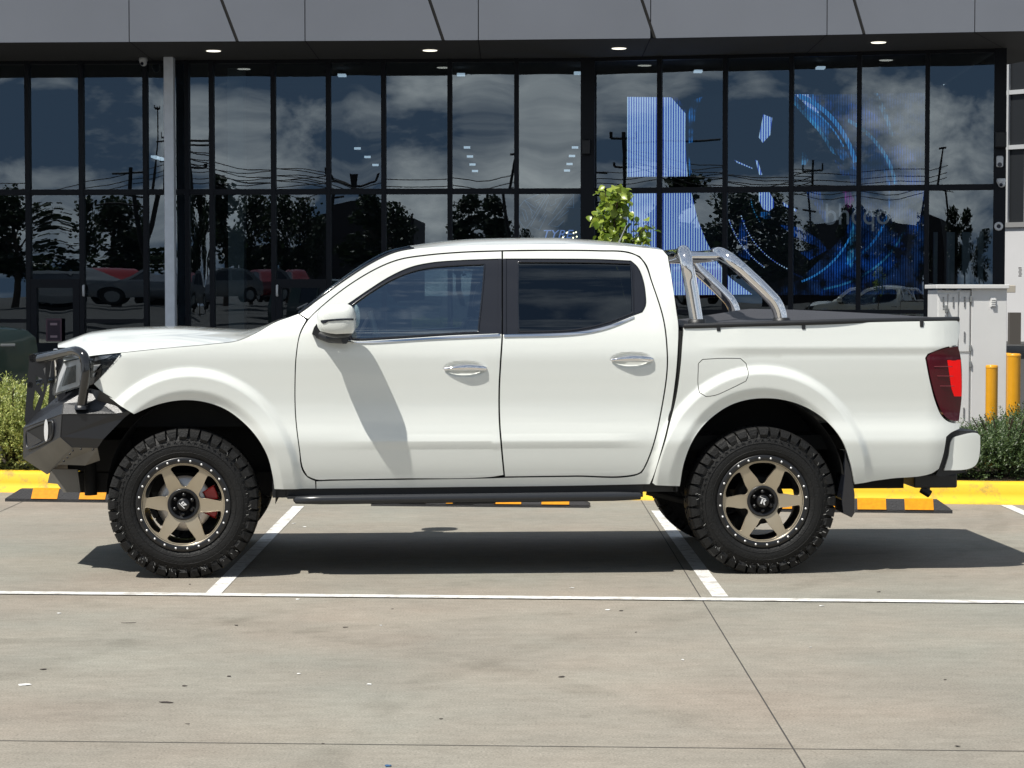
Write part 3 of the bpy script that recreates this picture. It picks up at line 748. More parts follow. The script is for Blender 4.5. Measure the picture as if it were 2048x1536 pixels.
# ---- sports bar
mb = MB()
def arc(path, r=.037): 
    m_ = MB(); m_.tube(catmull(path, False, .015, 100), r, 20); return m_
yb = .17
fz = lambda px, py, yl=yb: q3(px, py, yl)
p1 = [fz(1394, 648), fz(1388, 610), fz(1380, 560), fz(1373, 525), q3(1370, 511, .20), q3(1367, 504, .27), q3(1364, 506, .38), q3(1362, 508, .60)]
p1 = p1 + [Vector(mir(p)) for p in p1[::-1]]
sb = arc(p1).build('sports_bar', M_chrome, truck)
p2 = [fz(1562, 645), fz(1559, 625), fz(1550, 605), fz(1535, 588), fz(1500, 554), q3(1465, 523, .18), q3(1452, 514, .21), q3(1441, 508, .28), q3(1432, 508, .40), q3(1428, 510, .60)]
p2 = p2 + [Vector(mir(p)) for p in p2[::-1]]
arc(p2).build('rear_hoop', M_chrome, sb)
for s_ in (1, -1):
    a_, b_ = q3(1380, 512, .24), q3(1440, 512, .26); a_, b_ = (a_, b_) if s_ > 0 else (Vector(mir(a_)), Vector(mir(b_)))
    mb = MB(); mb.tube([a_, b_], .022, 14); mb.build('link_tube', M_chrome, sb)
    for (px, py) in ((1394, 648), (1563, 645)):
        c = fz(px, py); c = c if s_ > 0 else Vector(mir(c)); mb = MB(); mb.lathe([(.030, .028), (.048, .026), (.052, -.01), (.05, -.02)], c, 'z', 20); mb.box((c.x - .09, c.y - .05, c.z - .03), (c.x + .09, c.y + .05, c.z - .012), bev=.004); mb.build('bar_foot', M_black, sb)
# ---- mirrors
for s_ in (1, -1):
    c = q3(673, 642, -.10); nx, nz = 22, 30; mb = MB(); P = []
    def sup(a, e): return math.copysign(abs(a) ** e, a)
    hx, hy, hz = .106, .108, .092
    Pm = []
    for i in range(nz + 1):
        ph = -math.pi / 2 + math.pi * i / nz; row = []
        for j in range(41):
            th = 2 * math.pi * j / 40
            x = sup(math.cos(ph), .55) * sup(math.cos(th), .6); y = sup(math.cos(ph), .55) * sup(math.sin(th), .7); z = sup(math.sin(ph), .75)
            if x < 0: z *= 1 - .22 * x * x; y *= 1 - .12 * x * x
            X = c.x + hx * x; Y = c.y + hy * y; Z = c.z + hz * z + .004 * x - (.012 * x if x < 0 else 0)
            row.append((X, Y if s_ > 0 else 2*YC - Y, Z))
        Pm.append(row)
    a_ = MB(); k0 = 9; k1 = nz
    a_.grid(Pm[8:], flip=s_ < 0); mr = a_.build('wing_mirror', M_paint, truck)
    a_ = MB(); a_.grid(Pm[:9], flip=s_ < 0); a_.build('mirror_base', M_black, mr)
    # indicator strip on outer face
    a_ = MB(); P1 = []; P2 = []
    for k in range(15):
        t = k / 14; px = 641 + 70 * t; py = 642.5 - 4 * math.sin(t * 2.0); th_ = 3.2 if t > .2 else 3.2 + 3 * (t / .2)*(1 if t>0.03 else 0)
        X, Z = Lp(px, py, -.205)
        def yo(X, Z):
            u = abs((X - c.x) / hx); w = abs((Z - c.z) / hz); r_ = max(0, 1 - min(1, w) ** (2/.75)) ** .275
            uu = min(.999, u / max(r_, .01)); return c.y - hy * r_ * max(0, 1 - uu ** (2/.6)) ** (.35) * (1 - .12 * (u if X < c.x else 0) ** 2) - .003
        P1.append((X, yo(X, Z + .004), Z + .005)); P2.append((X, yo(X, Z - .006), Z - (.006 if t > .2 else .004 + .012 * math.sin(t / .2 * math.pi))))
    if s_ < 0: P1 = [mir(p) for p in P1]; P2 = [mir(p) for p in P2]
    a_.grid([P1, P2], flip=s_ > 0); a_.build('indicator', M_piano, mr)
    # stalk
    a_ = MB(); s0 = q3(630, 668, .05); pts = [q3(637, 668, .06), q3(660, 678, .0), q3(690, 677, -.08)]
    foot = [Lp(*p, .05) for p in [(624,668),(628,655),(636,644),(648,640),(690,655),(694,682),(676,682),(640,677)]]
    A = [(x, .045 if s_ > 0 else 2*YC - .045, z) for x, z in foot]; a_.prism(A, (0, -.012 * s_ * -1, 0)) if False else a_.prism([(x, (.03 if s_ > 0 else 2*YC - .03), z) for x, z in foot], (0, .04 * s_, 0))
    pts = pts if s_ > 0 else [Vector(mir(p)) for p in pts]
    a_.tube(pts, [.025, .022, .03], 10); a_.build('mirror_stalk', M_black, mr)
# antenna
mb = MB(); a_ = ypt(1236, 489, 12.9); inv = Matrix.Translation(TO) @ Matrix.Rotation(TYAW, 4, 'Z'); inv.invert()
p = inv @ a_; zr = p.z - .006
mb.lathe([(.035, -.012), (.03, 0), (.014, .012), (0, .016)], (p.x, p.y, zr), 'z', 14); mb.tube([(p.x, p.y, zr + .005), (p.x + .05, p.y, zr + .12)], [.005, .002], 8)
mb.build('antenna', M_greyi, truck)
# ---- cabin
mb = MB()
def seat(mb, x, y, hd=True):
    mb.box((x - .25, y - .24, .72), (x + .25, y + .24, .88), bev=.04)
    m = Matrix.Translation((x + .27, y, .85)) @ Matrix.Rotation(R(14), 4, 'Y'); mb.box((-.07, -.23, 0), (.07, .23, .56), mtx=m, bev=.05)
    mb.box((-.045, -.13, .60), (.05, .13, .78), mtx=m, bev=.04); mb.tube([m @ Vector((0, -.05, .5)), m @ Vector((0, -.05, .65))], .008, 6)
for (x, y) in ((-.33, .55), (-.33, 2*YC - .55), (.62, .52), (.62, 2*YC - .52), (.62, YC)): seat(mb, x, y)
mb.build('seat', M_seat, truck)
mb = MB(); mb.box((-1.0, .18, .9), (-.72, 2*YC - .18, 1.26), bev=.05); mb.build('dashboard', M_seat, truck)
mb = MB(); pts = []
cx, cy, cz = -.66, 2*YC - .55, 1.22
for k in range(24):
    a = 2 * math.pi * k / 24; pts.append((cx + .18 * math.sin(a) * .45, cy + .18 * math.cos(a), cz + .18 * math.sin(a) * .9))
mb.tube(pts, .014, 8, closed=True); mb.tube([(cx, cy - .17, cz), (cx, cy + .17, cz)], .02, 6); mb.build('steering_wheel', M_seat, truck)
mb = MB(); a_, b_, c_ = q3(740, 622, .22), q3(749, 655, .22), q3(757, 680, .22); mb.tube([a_, b_, c_], [.014, .018, .02], 8); a_ = q3(752, 678, .22); mb.box((a_.x - .06, .2, a_.z - .05), (a_.x + .09, .3, a_.z + .01), bev=.015); mb.build('grab_handle', M_greyi, truck)

# ---------------------------------------------------------------- wheels
def wheel(xw, front, side, ph):
    yo = 0.0
    w = empty('wheel', (xw, 0 if side > 0 else 2*YC, .40)); w.parent = truck
    if side < 0: w.rotation_euler = (0, math.pi * .3, math.pi)
    Rt = .407
    mb = MB()
    prof = [(.250, .03), (.256, .012), (.275, .004), (.30, .0), (.325, .003), (.350, .012), (.368, .022), (.384, .036), (.388, .06), (.390, .14), (.388, .22), (.378, .245), (.35, .262), (.30, .27), (.262, .262), (.250, .245)]
    mb.lathe(prof, (0, 0, 0), 'y', 96)
    N = 40; rnd = random.Random(int(xw * 10) + side)
    for k in range(N):
        for sgn in (0, 1):
            a0 = 2 * math.pi * (k + .5 * sgn) / N; da = 2 * math.pi / N * (.40 if k % 2 else .43); sk = .012 * (1 if sgn == 0 else -1)
            # shoulder block: wraps from tread to sidewall
            pr = [(Rt, .088), (Rt - .001, .028 + .004 * (k % 2)), (Rt - .010, .012 + .003 * (k % 2)), (.368, .003 + .006 * (k % 2)), (.352, .010)]
            base = [(.374, .088), (.374, .03), (.37, .028), (.352, .026), (.345, .02)]
            if sgn: pr = [(r, .275 - y) for r, y in pr]; base = [(r, .275 - y) for r, y in base]
            vs = []
            for (r, y), (rb_, yb_) in zip(pr, base):
                w_ = da * (1 if r > .37 else .80)
                off = sk * (y - .04) * 8
                for a in (a0 - w_ + off, a0 + w_ + off):
                    vs.append((r * math.cos(a), y, r * math.sin(a)))
                for a in (a0 + w_ * 1.05 + off, a0 - w_ * 1.05 + off):
                    vs.append((rb_ * math.cos(a), yb_, rb_ * math.sin(a)))
            fs = []
            for i in range(4):
                o = i * 4
                for e in range(4):
                    f_ = (o + e, o + (e + 1) % 4, o + 4 + (e + 1) % 4, o + 4 + e); fs.append(f_ if not sgn else f_[::-1])
            fs += [(3, 2, 1, 0) if not sgn else (0, 1, 2, 3), (16, 17, 18, 19) if not sgn else (19, 18, 17, 16)]
            mb.add(vs, fs)
        # centre blocks
        for y0, y1, o_ in ((.095, .135, .15), (.142, .182, .6)):
            a0 = 2 * math.pi * (k + o_) / N; da = 2 * math.pi / N * .40
            vs = []
            for r in (.372, Rt + .001):
                for a, y in ((a0 - da, y0), (a0 + da, y0), (a0 + da + .02, y1), (a0 - da + .02, y1)): vs.append((r * math.cos(a), y, r * math.sin(a)))
            mb.add(vs, [(4, 5, 6, 7), (0, 1, 5, 4), (1, 2, 6, 5), (2, 3, 7, 6), (3, 0, 4, 7)])
    # scalloped sidewall ribs
    for k in range(60):
        a0 = 2 * math.pi * k / 60; r0 = .335 + .004 * (k % 3)
        p = [(r0 * math.cos(a0), .002, r0 * math.sin(a0)), ((r0 + .012) * math.cos(a0 + .025), .0035, (r0 + .012) * math.sin(a0 + .025)), ((r0 + .006) * math.cos(a0 + .05), .001, (r0 + .006) * math.sin(a0 + .05))]
        mb.tube(p, .0025, 5)
    for k in range(34):   # moulding nibs
        a0 = rnd.uniform(math.pi * -1.05, math.pi * .30); r0 = rnd.uniform(.345, .385); L = rnd.uniform(.004, .009); tt = a0 + rnd.uniform(.2, .9)
        c = Vector((r0 * math.cos(a0), -.001 - .004 * (r0 < .36) + (.006 if r0 > .365 else 0), r0 * math.sin(a0))); d = Vector((math.cos(tt), -.25, math.sin(tt))) * L
        mb.tube([c - d, c + d], .0009, 4, mi=1)
    mb.tube([(.283 * math.cos(a), .0035, .283 * math.sin(a)) for a in [2*math.pi*k/72 for k in range(72)]], .0028, 5, closed=True)
    mb.tube([(.322 * math.cos(a), .0015, .322 * math.sin(a)) for a in [2*math.pi*k/72 for k in range(72)]], .0018, 5, closed=True)
    mb.build('tyre', [M_rubber, M_nib], w)
    # rim
    mb = MB()
    mb.lathe([(.224, .030), (.222, .012), (.226, .006), (.252, .006), (.257, .011), (.257, .03)], (0, 0, 0), 'y', 72, mi=0)
    mb.lathe([(.222, .012), (.216, .05), (.205, .10), (.205, .18), (.235, .235), (.250, .24)], (0, 0, 0), 'y', 60, mi=0)
    rim = mb.build('rim', [M_rimblk], w)
    rim.modifiers.new('s', 'SOLIDIFY').thickness = .003
    mb = MB()
    mb.lathe([(.2235, .0085), (.2205, .0085), (.2190, .014)], (0, 0, 0), 'y', 72)
    mb.build('rim_edge', M_bronze, rim)
    outc = [(.2215 * math.cos(a), .2215 * math.sin(a)) for a in [2*math.pi*k/90 for k in range(90)]]
    holes = []
    for k in range(6):
        a = ph + math.pi / 6 + k * math.pi / 3
        def pt(r, t): return (r * math.cos(a + t), r * math.sin(a + t))
        T19 = R(20.5)
        ctl = [pt(.094, 0), pt(.100, R(8)), pt(.128, R(13.5)), pt(.186, R(21.8)), pt(.203, R(22.6)), pt(.2115, R(18)), pt(.2135, 0), pt(.2115, -R(18)), pt(.203, -R(22.6)), pt(.186, -R(21.8)), pt(.128, -R(13.5)), pt(.100, -R(8))]
        holes.append([tuple(v) for v in catmull(ctl, True, .006, 100)])
    hub = [(.078 * math.cos(a), .078 * math.sin(a)) for a in [2*math.pi*k/40 for k in range(40)]]
    V, T, lo_ = tri2d(outc, holes + [hub], .012)
    def yf(x, z, k=0): r = math.hypot(x, z); return .018 + .028 * (1 - min(1, r / .22)) - .006 * math.sin(min(1, r / .22) * math.pi)
    n = len(V); vs = [(x, yf(x, z), z) for x, z in V] + [(x, yf(x, z) + .035, z) for x, z in V]
    fs = [t[:] for t in T] + [[i + n for i in t][::-1] for t in T]; mb = MB()
    mb.add(vs, fs, 0, True)
    for L0 in lo_:
        m = len(L0); vv = [vs[i] for i in L0] + [vs[i + n] for i in L0]; mb.add(vv, [[i, (i+1) % m, (i+1) % m + m, i + m] for i in range(m)], 0, False)
        # bright machined edge bead
        mb.tube([(vs[i][0], vs[i][1] + .001, vs[i][2]) for i in L0], .0016, 5, closed=True)
    sp = mb.build('spokes', M_bronze, w)
    mb = MB(); mb.lathe([(.086, .045), (.086, .026), (.083, .022), (.068, .026), (.062, .050), (.0, .050)], (0, 0, 0), 'y', 40)
    for k in range(6):
        a = ph + math.pi / 6 + k * math.pi / 3; mb.lathe([(.0, .018), (.0095, .020), (.011, .028), (.011, .050)], (.052 * math.cos(a), 0, .052 * math.sin(a)), 'y', 8)
    mb.lathe([(0, .008), (.030, .008), (.034, .013), (.035, .05)], (0, 0, 0), 'y', 28)
    hubo = mb.build('hub', M_rimblk, w)
    # cap emblem
    mb = MB(); rot = R(-45 if front else -20)
    def lg(pts):
        q = [(x * math.cos(rot) - z * math.sin(rot), .0055, x * math.sin(rot) + z * math.cos(rot)) for x, z in pts]; mb.prism([(a * .001, b, c_ * .001) for a, b, c_ in q], (0, .002, 0))
    if front:
        lg([(-22,-11),(20,-11),(20,-7),(-22,-7)]); lg([(-14,-4),(-6,-4),(-6,14),(-14,14)]); lg([(-3,-4),(4,-4),(16,14),(-3,14),(-3,8),(4,8),(-3,1)])
    else:
        lg([(-22,14),(10,14),(10,18),(-22,18)]); lg([(-12,-16),(-4,-16),(-4,11),(-12,11)]); lg([(-1,-2),(8,-16),(17,-16),(7,-1),(15,11),(-1,11),(-1,5),(4,5),(1,2)])
    mb.build('cap_emblem', M_logo, hubo)
    mb = MB()
    for k in range(24):
        a = 2 * math.pi * (k + .35) / 24; mb.lathe([(0, .0005), (.0052, .001), (.0062, .005), (.0062, .008)], (.2385 * math.cos(a), 0, .2385 * math.sin(a)), 'y', 8)
    mb.build('beadlock_bolts', M_bolt, rim)
    # brake
    mb = MB(); mb.lathe([(.075, .100), (.080, .10), (.150, .10), (.152, .103), (.150, .125), (.08, .125)], (0, 0, 0), 'y', 48) if front else mb.lathe([(.0, .10), (.12, .10), (.135, .115), (.137, .19)], (0, 0, 0), 'y', 40)
    mb.build('brake_disc' if front else 'brake_drum', M_disc if front else M_matt, w)
    if front and side > 0:
        mb = MB()
        P = []
        for r in (.105, .185):
            pass
        for a0, a1 in ((R(8), R(32)), (-R(26), -R(4))):
            vs = []; n = 8
            for i in range(n + 1):
                a = a0 + (a1 - a0) * i / n
                for r, y in ((.118, .075), (.185, .075), (.185, .14), (.118, .14)): vs.append((r * math.cos(a), y, r * math.sin(a)))
            fs = []
            for i in range(n):
                for e in range(4): fs.append((i*4+e, i*4+(e+1) % 4, i*4+4+(e+1) % 4, i*4+4+e))
            fs += [(0, 1, 2, 3), (n*4+3, n*4+2, n*4+1, n*4)]; mb.add(vs, fs)
        mb.build('brake_caliper', M_red, w, bevel=.006)
    return w
for xw, fr_ in ((Lp(366, 1008, 0)[0], True), (Lp(1527, 1009, 0)[0], False)):
    for sd in (1, -1): wheel(xw, fr_, sd, R(-3) if fr_ else R(1))
# ================================================================= GROUND
def conc():
    m = bpy.data.materials.new('concrete'); m.use_nodes = True; t = m.node_tree; b = t.nodes['Principled BSDF']
    tc = t.nodes.new('ShaderNodeTexCoord'); L = t.links.new
    def noise(scale, stretch, det=6, rough=.6):
        mp = t.nodes.new('ShaderNodeMapping'); mp.inputs['Scale'].default_value = stretch; n = t.nodes.new('ShaderNodeTexNoise')
        n.inputs['Scale'].default_value = scale; n.inputs['Detail'].default_value = det; n.inputs['Roughness'].default_value = rough
        L(tc.outputs['Object'], mp.inputs[0]); L(mp.outputs[0], n.inputs[0]); return n.outputs[0]
    def ramp(inp, p0, c0, p1, c1):
        r = t.nodes.new('ShaderNodeValToRGB'); r.color_ramp.elements[0].position = p0; r.color_ramp.elements[0].color = (*c0, 1)
        r.color_ramp.elements[1].position = p1; r.color_ramp.elements[1].color = (*c1, 1); L(inp, r.inputs[0]); return r.outputs[0]
    def mix(kind, fac, a, b_):
        x = t.nodes.new('ShaderNodeMixRGB'); x.blend_type = kind
        if isinstance(fac, float): x.inputs[0].default_value = fac
        else: L(fac, x.inputs[0])
        for i, v in ((1, a), (2, b_)):
            if isinstance(v, tuple): x.inputs[i].default_value = (*v, 1)
            else: L(v, x.inputs[i])
        return x.outputs[0]
    base = ramp(noise(.9, (1, 1, 1), 8, .62), .30, (.246, .233, .212), .70, (.305, .290, .262))
    warm = ramp(noise(.35, (1, 1, 1), 4), .35, (.94, 1.0, .99), .65, (1.06, .99, .94))
    c = mix('MULTIPLY', 1.0, base, warm)
    st = ramp(noise(2.2, (.35, 1.2, 1), 10, .75), .30, (.80, .79, .78), .60, (1.03, 1.03, 1.03)); c = mix('MULTIPLY', .55, c, st)
    sp = ramp(noise(5.5, (.5, 1.0, 1), 5, .6), .67, (1, 1, 1), .76, (.66, .64, .62)); c = mix('MULTIPLY', .75, c, sp)
    sk = ramp(noise(55, (1, 1, 1), 2), .27, (.70, .69, .68), .36, (1, 1, 1)); c = mix('MULTIPLY', .8, c, sk)
    sk2 = ramp(noise(70, (1, 1, 1), 2), .66, (1, 1, 1), .74, (1.22, 1.22, 1.20)); c = mix('MULTIPLY', .8, c, sk2)
    md = ramp(noise(11, (.7, 1.2, 1), 10, .8), .34, (.84, .83, .81), .62, (1.06, 1.05, 1.04)); c = mix('MULTIPLY', 1.0, c, md)
    fn = ramp(noise(110, (1, 1, 1), 3, .7), .32, (.72, .71, .69), .68, (1.20, 1.18, 1.15)); c = mix('MULTIPLY', 1.0, c, fn)
    # faint turning tyre tracks
    def track(cx, cy, R0, w, k):
        nonlocal c
        sub = t.nodes.new('ShaderNodeVectorMath'); sub.operation = 'SUBTRACT'; sub.inputs[1].default_value = (cx, cy, 0); L(tc.outputs['Object'], sub.inputs[0])
        ln = t.nodes.new('ShaderNodeVectorMath'); ln.operation = 'LENGTH'; L(sub.outputs[0], ln.inputs[0])
        m1 = t.nodes.new('ShaderNodeMath'); m1.operation = 'SUBTRACT'; m1.inputs[1].default_value = R0; L(ln.outputs['Value'], m1.inputs[0])
        m2 = t.nodes.new('ShaderNodeMath'); m2.operation = 'ABSOLUTE'; L(m1.outputs[0], m2.inputs[0])
        rr_ = ramp(m2.outputs[0], w * .5, (k, k, k * .99), w, (1, 1, 1)); nn = ramp(noise(3.0, (1, 1, 1), 6), .42, (0, 0, 0), .62, (1, 1, 1)); c = mix('MULTIPLY', nn, c, rr_)
    track(4.0, 7.0, 6.25, .11, .84); track(4.0, 7.0, 4.62, .11, .86); track(-6.5, 4.0, 8.1, .12, .86); track(-3.0, 16.0, 6.4, .10, .85)
    L(c, b.inputs['Base Color']); b.inputs['Roughness'].default_value = .85; b.inputs['Specular IOR Level'].default_value = .25
    bp = t.nodes.new('ShaderNodeBump'); bp.inputs['Strength'].default_value = .25; bp.inputs['Distance'].default_value = .004
    L(noise(120, (1, 1, 1), 4), bp.inputs['Height']); L(bp.outputs[0], b.inputs['Normal'])
    return m
M_conc = conc()
def worn(name, c, wear, wcol=(.3, .28, .25)):
    m = mat(name, c, .7); t = m.node_tree; b = t.nodes['Principled BSDF']; tc = t.nodes.new('ShaderNodeTexCoord')
    n = t.nodes.new('ShaderNodeTexNoise'); n.inputs['Scale'].default_value = 9; n.inputs['Detail'].default_value = 9; n.inputs['Roughness'].default_value = .75
    r = t.nodes.new('ShaderNodeValToRGB'); r.color_ramp.elements[0].position = wear; r.color_ramp.elements[0].color = (*wcol, 1); r.color_ramp.elements[1].position = wear + .12; r.color_ramp.elements[1].color = (*c, 1)
    t.links.new(tc.outputs['Object'], n.inputs[0]); t.links.new(n.outputs[0], r.inputs[0]); t.links.new(r.outputs[0], b.inputs['Base Color']); return m
M_line = worn('line_paint', (.66, .66, .64), .40, (.42, .40, .37))
M_joint = mat('joint_sealant', (.05, .046, .042), .9)
M_kerb = worn('kerb_paint', (.78, .48, .012), .36, (.42, .29, .05))
M_soil = mat('mulch', (.05, .035, .022), .95, noise=.5, nscale=30, bump=.8, bscale=40)
M_asph = mat('asphalt', (.04, .04, .04), .9, noise=.2, nscale=30)
# kerb line in plan (front foot of the kerb) from the picture
k0, k1 = zpt(0, 983), zpt(2048, 1008); kd = (k1 - k0).normalized(); kn = Vector((-kd.y, kd.x, 0))
def kp(s_, t_, z=0): p = k0 + kd * s_ + kn * t_; return Vector((p.x, p.y, z))
S0, S1 = -9.0, 17.0
mb = MB()
a, b, c_, d_ = (-60, -5, 0), (60, -5, 0), kp(S1 + 60, .05), kp(S0 - 60, .05)
mb.add([a, b, c_, d_], [(0, 1, 2, 3)]); tag(mb.build('car_park', M_conc), kind='structure')
mb = MB(); mb.add([a, b, (60, -48, 1.1), (-60, -48, 1.1)], [(3, 2, 1, 0)]); mb.add([(60, -48, 1.1), (-60, -48, 1.1), (-60, -70, 1.1), (60, -70, 1.1)], [(0, 1, 2, 3)]); tag(mb.build('street', M_asph), kind='structure')
mb = MB(); mb.add([(-400, -400, -.3), (400, -400, -.3), (400, 300, -.3), (-400, 300, -.3)], [(0, 1, 2, 3)]); tag(mb.build('ground', M_asph), kind='structure')
mb = MB(); mb.add([(-200, -70, 1.08), (-200, -300, 1.08), (200, -300, 1.08), (200, -70, 1.08)], [(0, 1, 2, 3)]); tag(mb.build('road', M_asph), kind='structure')
# upper forecourt between the bed and the showroom
mb = MB(); mb.add([kp(S0 - 40, 1.9, .10), kp(S1 + 40, 1.9, .10), kp(S1 + 40, 10, .42), kp(S0 - 40, 10, .42), kp(S1 + 40, 60, .45), kp(S0 - 40, 60, .45)], [(0, 1, 2, 3), (3, 2, 4, 5)]); tag(mb.build('forecourt', M_asph), kind='structure')
mb = MB(); mb.add([kp(S0 - 30, .14, .125), kp(S1 + 30, .14, .125), kp(S1 + 30, 1.95, .13), kp(S0 - 30, 1.95, .13)], [(0, 1, 2, 3)]); tag(mb.build('garden_bed', M_soil), kind='structure')
# kerb
mb = MB(); P = []; rnd = random.Random(3)
for i in range(131):
    s_ = S0 + (S1 - S0) * i / 130; w = lambda: rnd.uniform(-.0025, .0025)
    P.append([kp(s_, -.075, .0), kp(s_, -.07, .012), kp(s_, -.015 + w(), .03 + w()), kp(s_, .0 + w(), .075 + w()), kp(s_, .012 + w(), .135 + w()), kp(s_, .035 + w(), .155 + w()), kp(s_, .14 + w(), .158 + w()), kp(s_, .155, .10)])
mb.grid(P, flip=True); tag(mb.build('kerb', M_kerb), 'yellow painted concrete kerb along the garden bed behind the truck', 'kerb')
# painted bay lines
def sheet(name, quads, m, z, kind='structure', label=None, cat=None):
    mb = MB()
    for q in quads:
        mb.add([zpt(px, py, z) for px, py in q], [tuple(range(len(q)))])
    o = mb.build(name, m); return tag(o, label, cat, kind=kind)
def strip(p, q, w, z, n=1, ext=0):
    a, b = zpt(*p, z), zpt(*q, z); d = (b - a).normalized(); a = a - d * ext; b = b + d * ext; k = Vector((-d.y, d.x, 0)) * w / 2
    return [a - k, b - k, b + k, a + k]
def strips(name, L, m, z):
    mb = MB()
    for s_ in L: mb.add(strip(*s_[:3], z, ext=s_[3] if len(s_) > 3 else 0), [(0, 1, 2, 3)])
    return tag(mb.build(name, m), kind='structure')
strips('bay_line', [((0, 1184.5), (2048, 1203.5), .098, 6)], M_line, .0055)
strips('bay_stripe', [((427, 1186), (597, 1012), .082), ((1441, 1193), (1314, 1021), .082), ((2012, 1010), (2150, 1069), .082)], M_line, .003)
strips('control_joint', [((1290, 1013), (1616, 1545), .006, 1.0), ((-100, 1480), (2148, 1503), .006, 4), ((-60, 1050), (52, 1000), .006)], M_joint, .0015)
# wheel stops
M_rub = mat('stop_rubber', (.035, .035, .038), .8, bump=1.0, bscale=120); M_yel = mat('reflective_yellow', (.66, .26, .004), .6, spec=.15, noise=.12, nscale=40)
def wstop(p, q, label, first):
    a, b = zpt(*p), zpt(*q); L = (b - a).length; an = math.atan2((b - a).y, (b - a).x)
    e = empty('wheel_stop', a, an, label, 'wheel stop', 'rubber wheel stops in front of the kerb')
    mb = MB(); w, h = .155, .092
    prof = [(0, 0), (0, .022), (.045, h - .006), (.06, h), (w - .06, h), (w - .045, h - .006), (w, .022), (w, 0)]
    P = [[(x + (t * .10 if y > .03 else 0) , z, y) for z, y in prof] for x, t in ((0, 1), (L, -1))]
    mb.grid(P, flip=True, smooth=False)
    mb.add(P[0], [list(range(8))]); mb.add(P[1], [list(range(7, -1, -1))]); mb.build('body', M_rub, e)
    for k in range(4 if L > 1.5 else 3):
        x0 = .30 + k * (L - .42) / 4; x1 = x0 + .21
        if L > 1.5: x0 = .20 + k * (L - .30) / 3.7; x1 = x0 + .20
        mb = MB(); o = .0035
        mb.add([(x0, -o, .024), (x1, -o, .024), (x1 - .03 * 0, .045 - o, h - .004), (x0, .045 - o, h - .004), (x0, .06, h + o), (x1, .06, h + o), (x1, w - .06, h + o), (x0, w - .06, h + o)], [(0, 1, 2, 3), (3, 2, 5, 4), (4, 5, 6, 7)])
        mb.build('reflector', M_yel, e)
wstop((10, 1003), (445, 1008), 'black and yellow rubber wheel stop below the front bar of the white truck', 1)
wstop((742, 1012), (1178, 1016), 'black and yellow rubber wheel stop seen under the side step of the truck', 0)
wstop((1470, 1023), (1905, 1027), 'black and yellow rubber wheel stop behind the rear wheel and tow hitch', 0)
# litter
M_scrap = mat('paper', (.7, .7, .68), .8); M_leafd = mat('dead_leaf', (.045, .035, .03), .8); M_blue = mat('blue_plastic', (.02, .09, .22), .4)
def scrap(px, py, w, m, nm, label, grp, n=7, seed=0, asp=.45):
    r = random.Random(seed); c = zpt(px, py, .001); mb = MB()
    pts = [(w * (1 + r.uniform(-.25, .25)) * math.cos(2*math.pi*k/n), w * asp * 1.8 * (1 + r.uniform(-.3, .3)) * math.sin(2*math.pi*k/n)) for k in range(n)]
    a = r.uniform(-.5, .5); P = [Vector((x * math.cos(a) - y * math.sin(a), x * math.sin(a) + y * math.cos(a), r.uniform(0, .002))) for x, y in pts]
    mb.add(P + [p + Vector((0, 0, .0015)) for p in P], [list(range(n))[::-1], list(range(n, 2*n))] + [[i, (i+1) % n, (i+1) % n + n, i + n] for i in range(n)])
    o = mb.build(nm, m, loc=c); tag(o, label, nm.replace('_', ' '), grp)
for i, (px, py, w) in enumerate([(118,1227,.010),(596,1199,.013),(1215,1220,.012),(738,1369,.012),(598,1348,.008),(1144,1176,.012),(1643,1212,.012),(1365,1320,.008),(762,1251,.007),(1621,1295,.007),(588,1047,.015),(609,1054,.013)]):
    scrap(px, py, w, M_scrap, 'paper_scrap', 'tiny white fleck of paper lying on the bare concrete', 'white flecks on the concrete', seed=i)
for i, (px, py, w) in enumerate([(87,1339,.014),(473,1251,.009),(691,1255,.012),(458,1353,.010),(369,1372,.012),(1123,1354,.016),(1242,1222,.010),(1757,1184,.013),(785,1218,.007),(646,1488,.007),(1915,1493,.010),(1272,1265,.005),(375,1448,.007),(882,1438,.007),(1890,1360,.006),(380,1169,.007)]):
    scrap(px, py, w, M_leafd, 'dead_leaf', 'small dark dry leaf lying on the bare concrete', 'dark dry leaves on the concrete', seed=40 + i, asp=.3)
scrap(50, 1370, .024, M_scrap, 'plastic_disc', 'white oval plastic disc on the concrete at lower left', None, n=14, seed=3)
scrap(258, 1246, .034, M_leafd, 'twig', 'thin dark twig on the concrete left of the front wheel shadow', None, seed=9, asp=.06)
scrap(333, 1405, .030, M_leafd, 'curled_leaf', 'long dark curled leaf on the concrete at lower left', None, seed=12, asp=.22)
scrap(776, 1532, .014, M_blue, 'bottle_cap', 'small blue bottle cap at the bottom edge of the concrete', None, n=12, seed=8)

# ================================================================= SHOWROOM
ZC = 5.8; ZF = .45
M_fascia = mat('fascia_panel', (.155, .168, .195), .55, noise=.05, nscale=.6); M_soff = mat('soffit_panel', (.10, .097, .09), .8)
M_frame = mat('window_frame', (.005, .007, .012), .5, spec=.25); M_dark = mat('interior_dark', (.018, .019, .022), .9); M_floor = mat('interior_floor', (.06, .06, .065), .25)
M_fglz = glassmat('showroom_glass', (.42, .52, .58), .13); M_lampw = mat('lamp_white', (1, 1, 1), .5, emit=(1, .95, .8), es=1.4); M_lampw2 = mat('lamp_interior', (1, 1, 1), .5, emit=(.8, .9, 1), es=.7)
M_pil = mat('pillar_paint', (.78, .82, .87), .45, noise=.05)
M_wallw = mat('white_render', (.60, .60, .61), .7, noise=.03, nscale=1.5)
bld = empty('showroom_building', zpt(1175, 116, ZC) * 1.0, 0, 'glass fronted showroom with grey fascia and dark mullions behind the truck', 'building')
bld.location = (0, 0, 0)
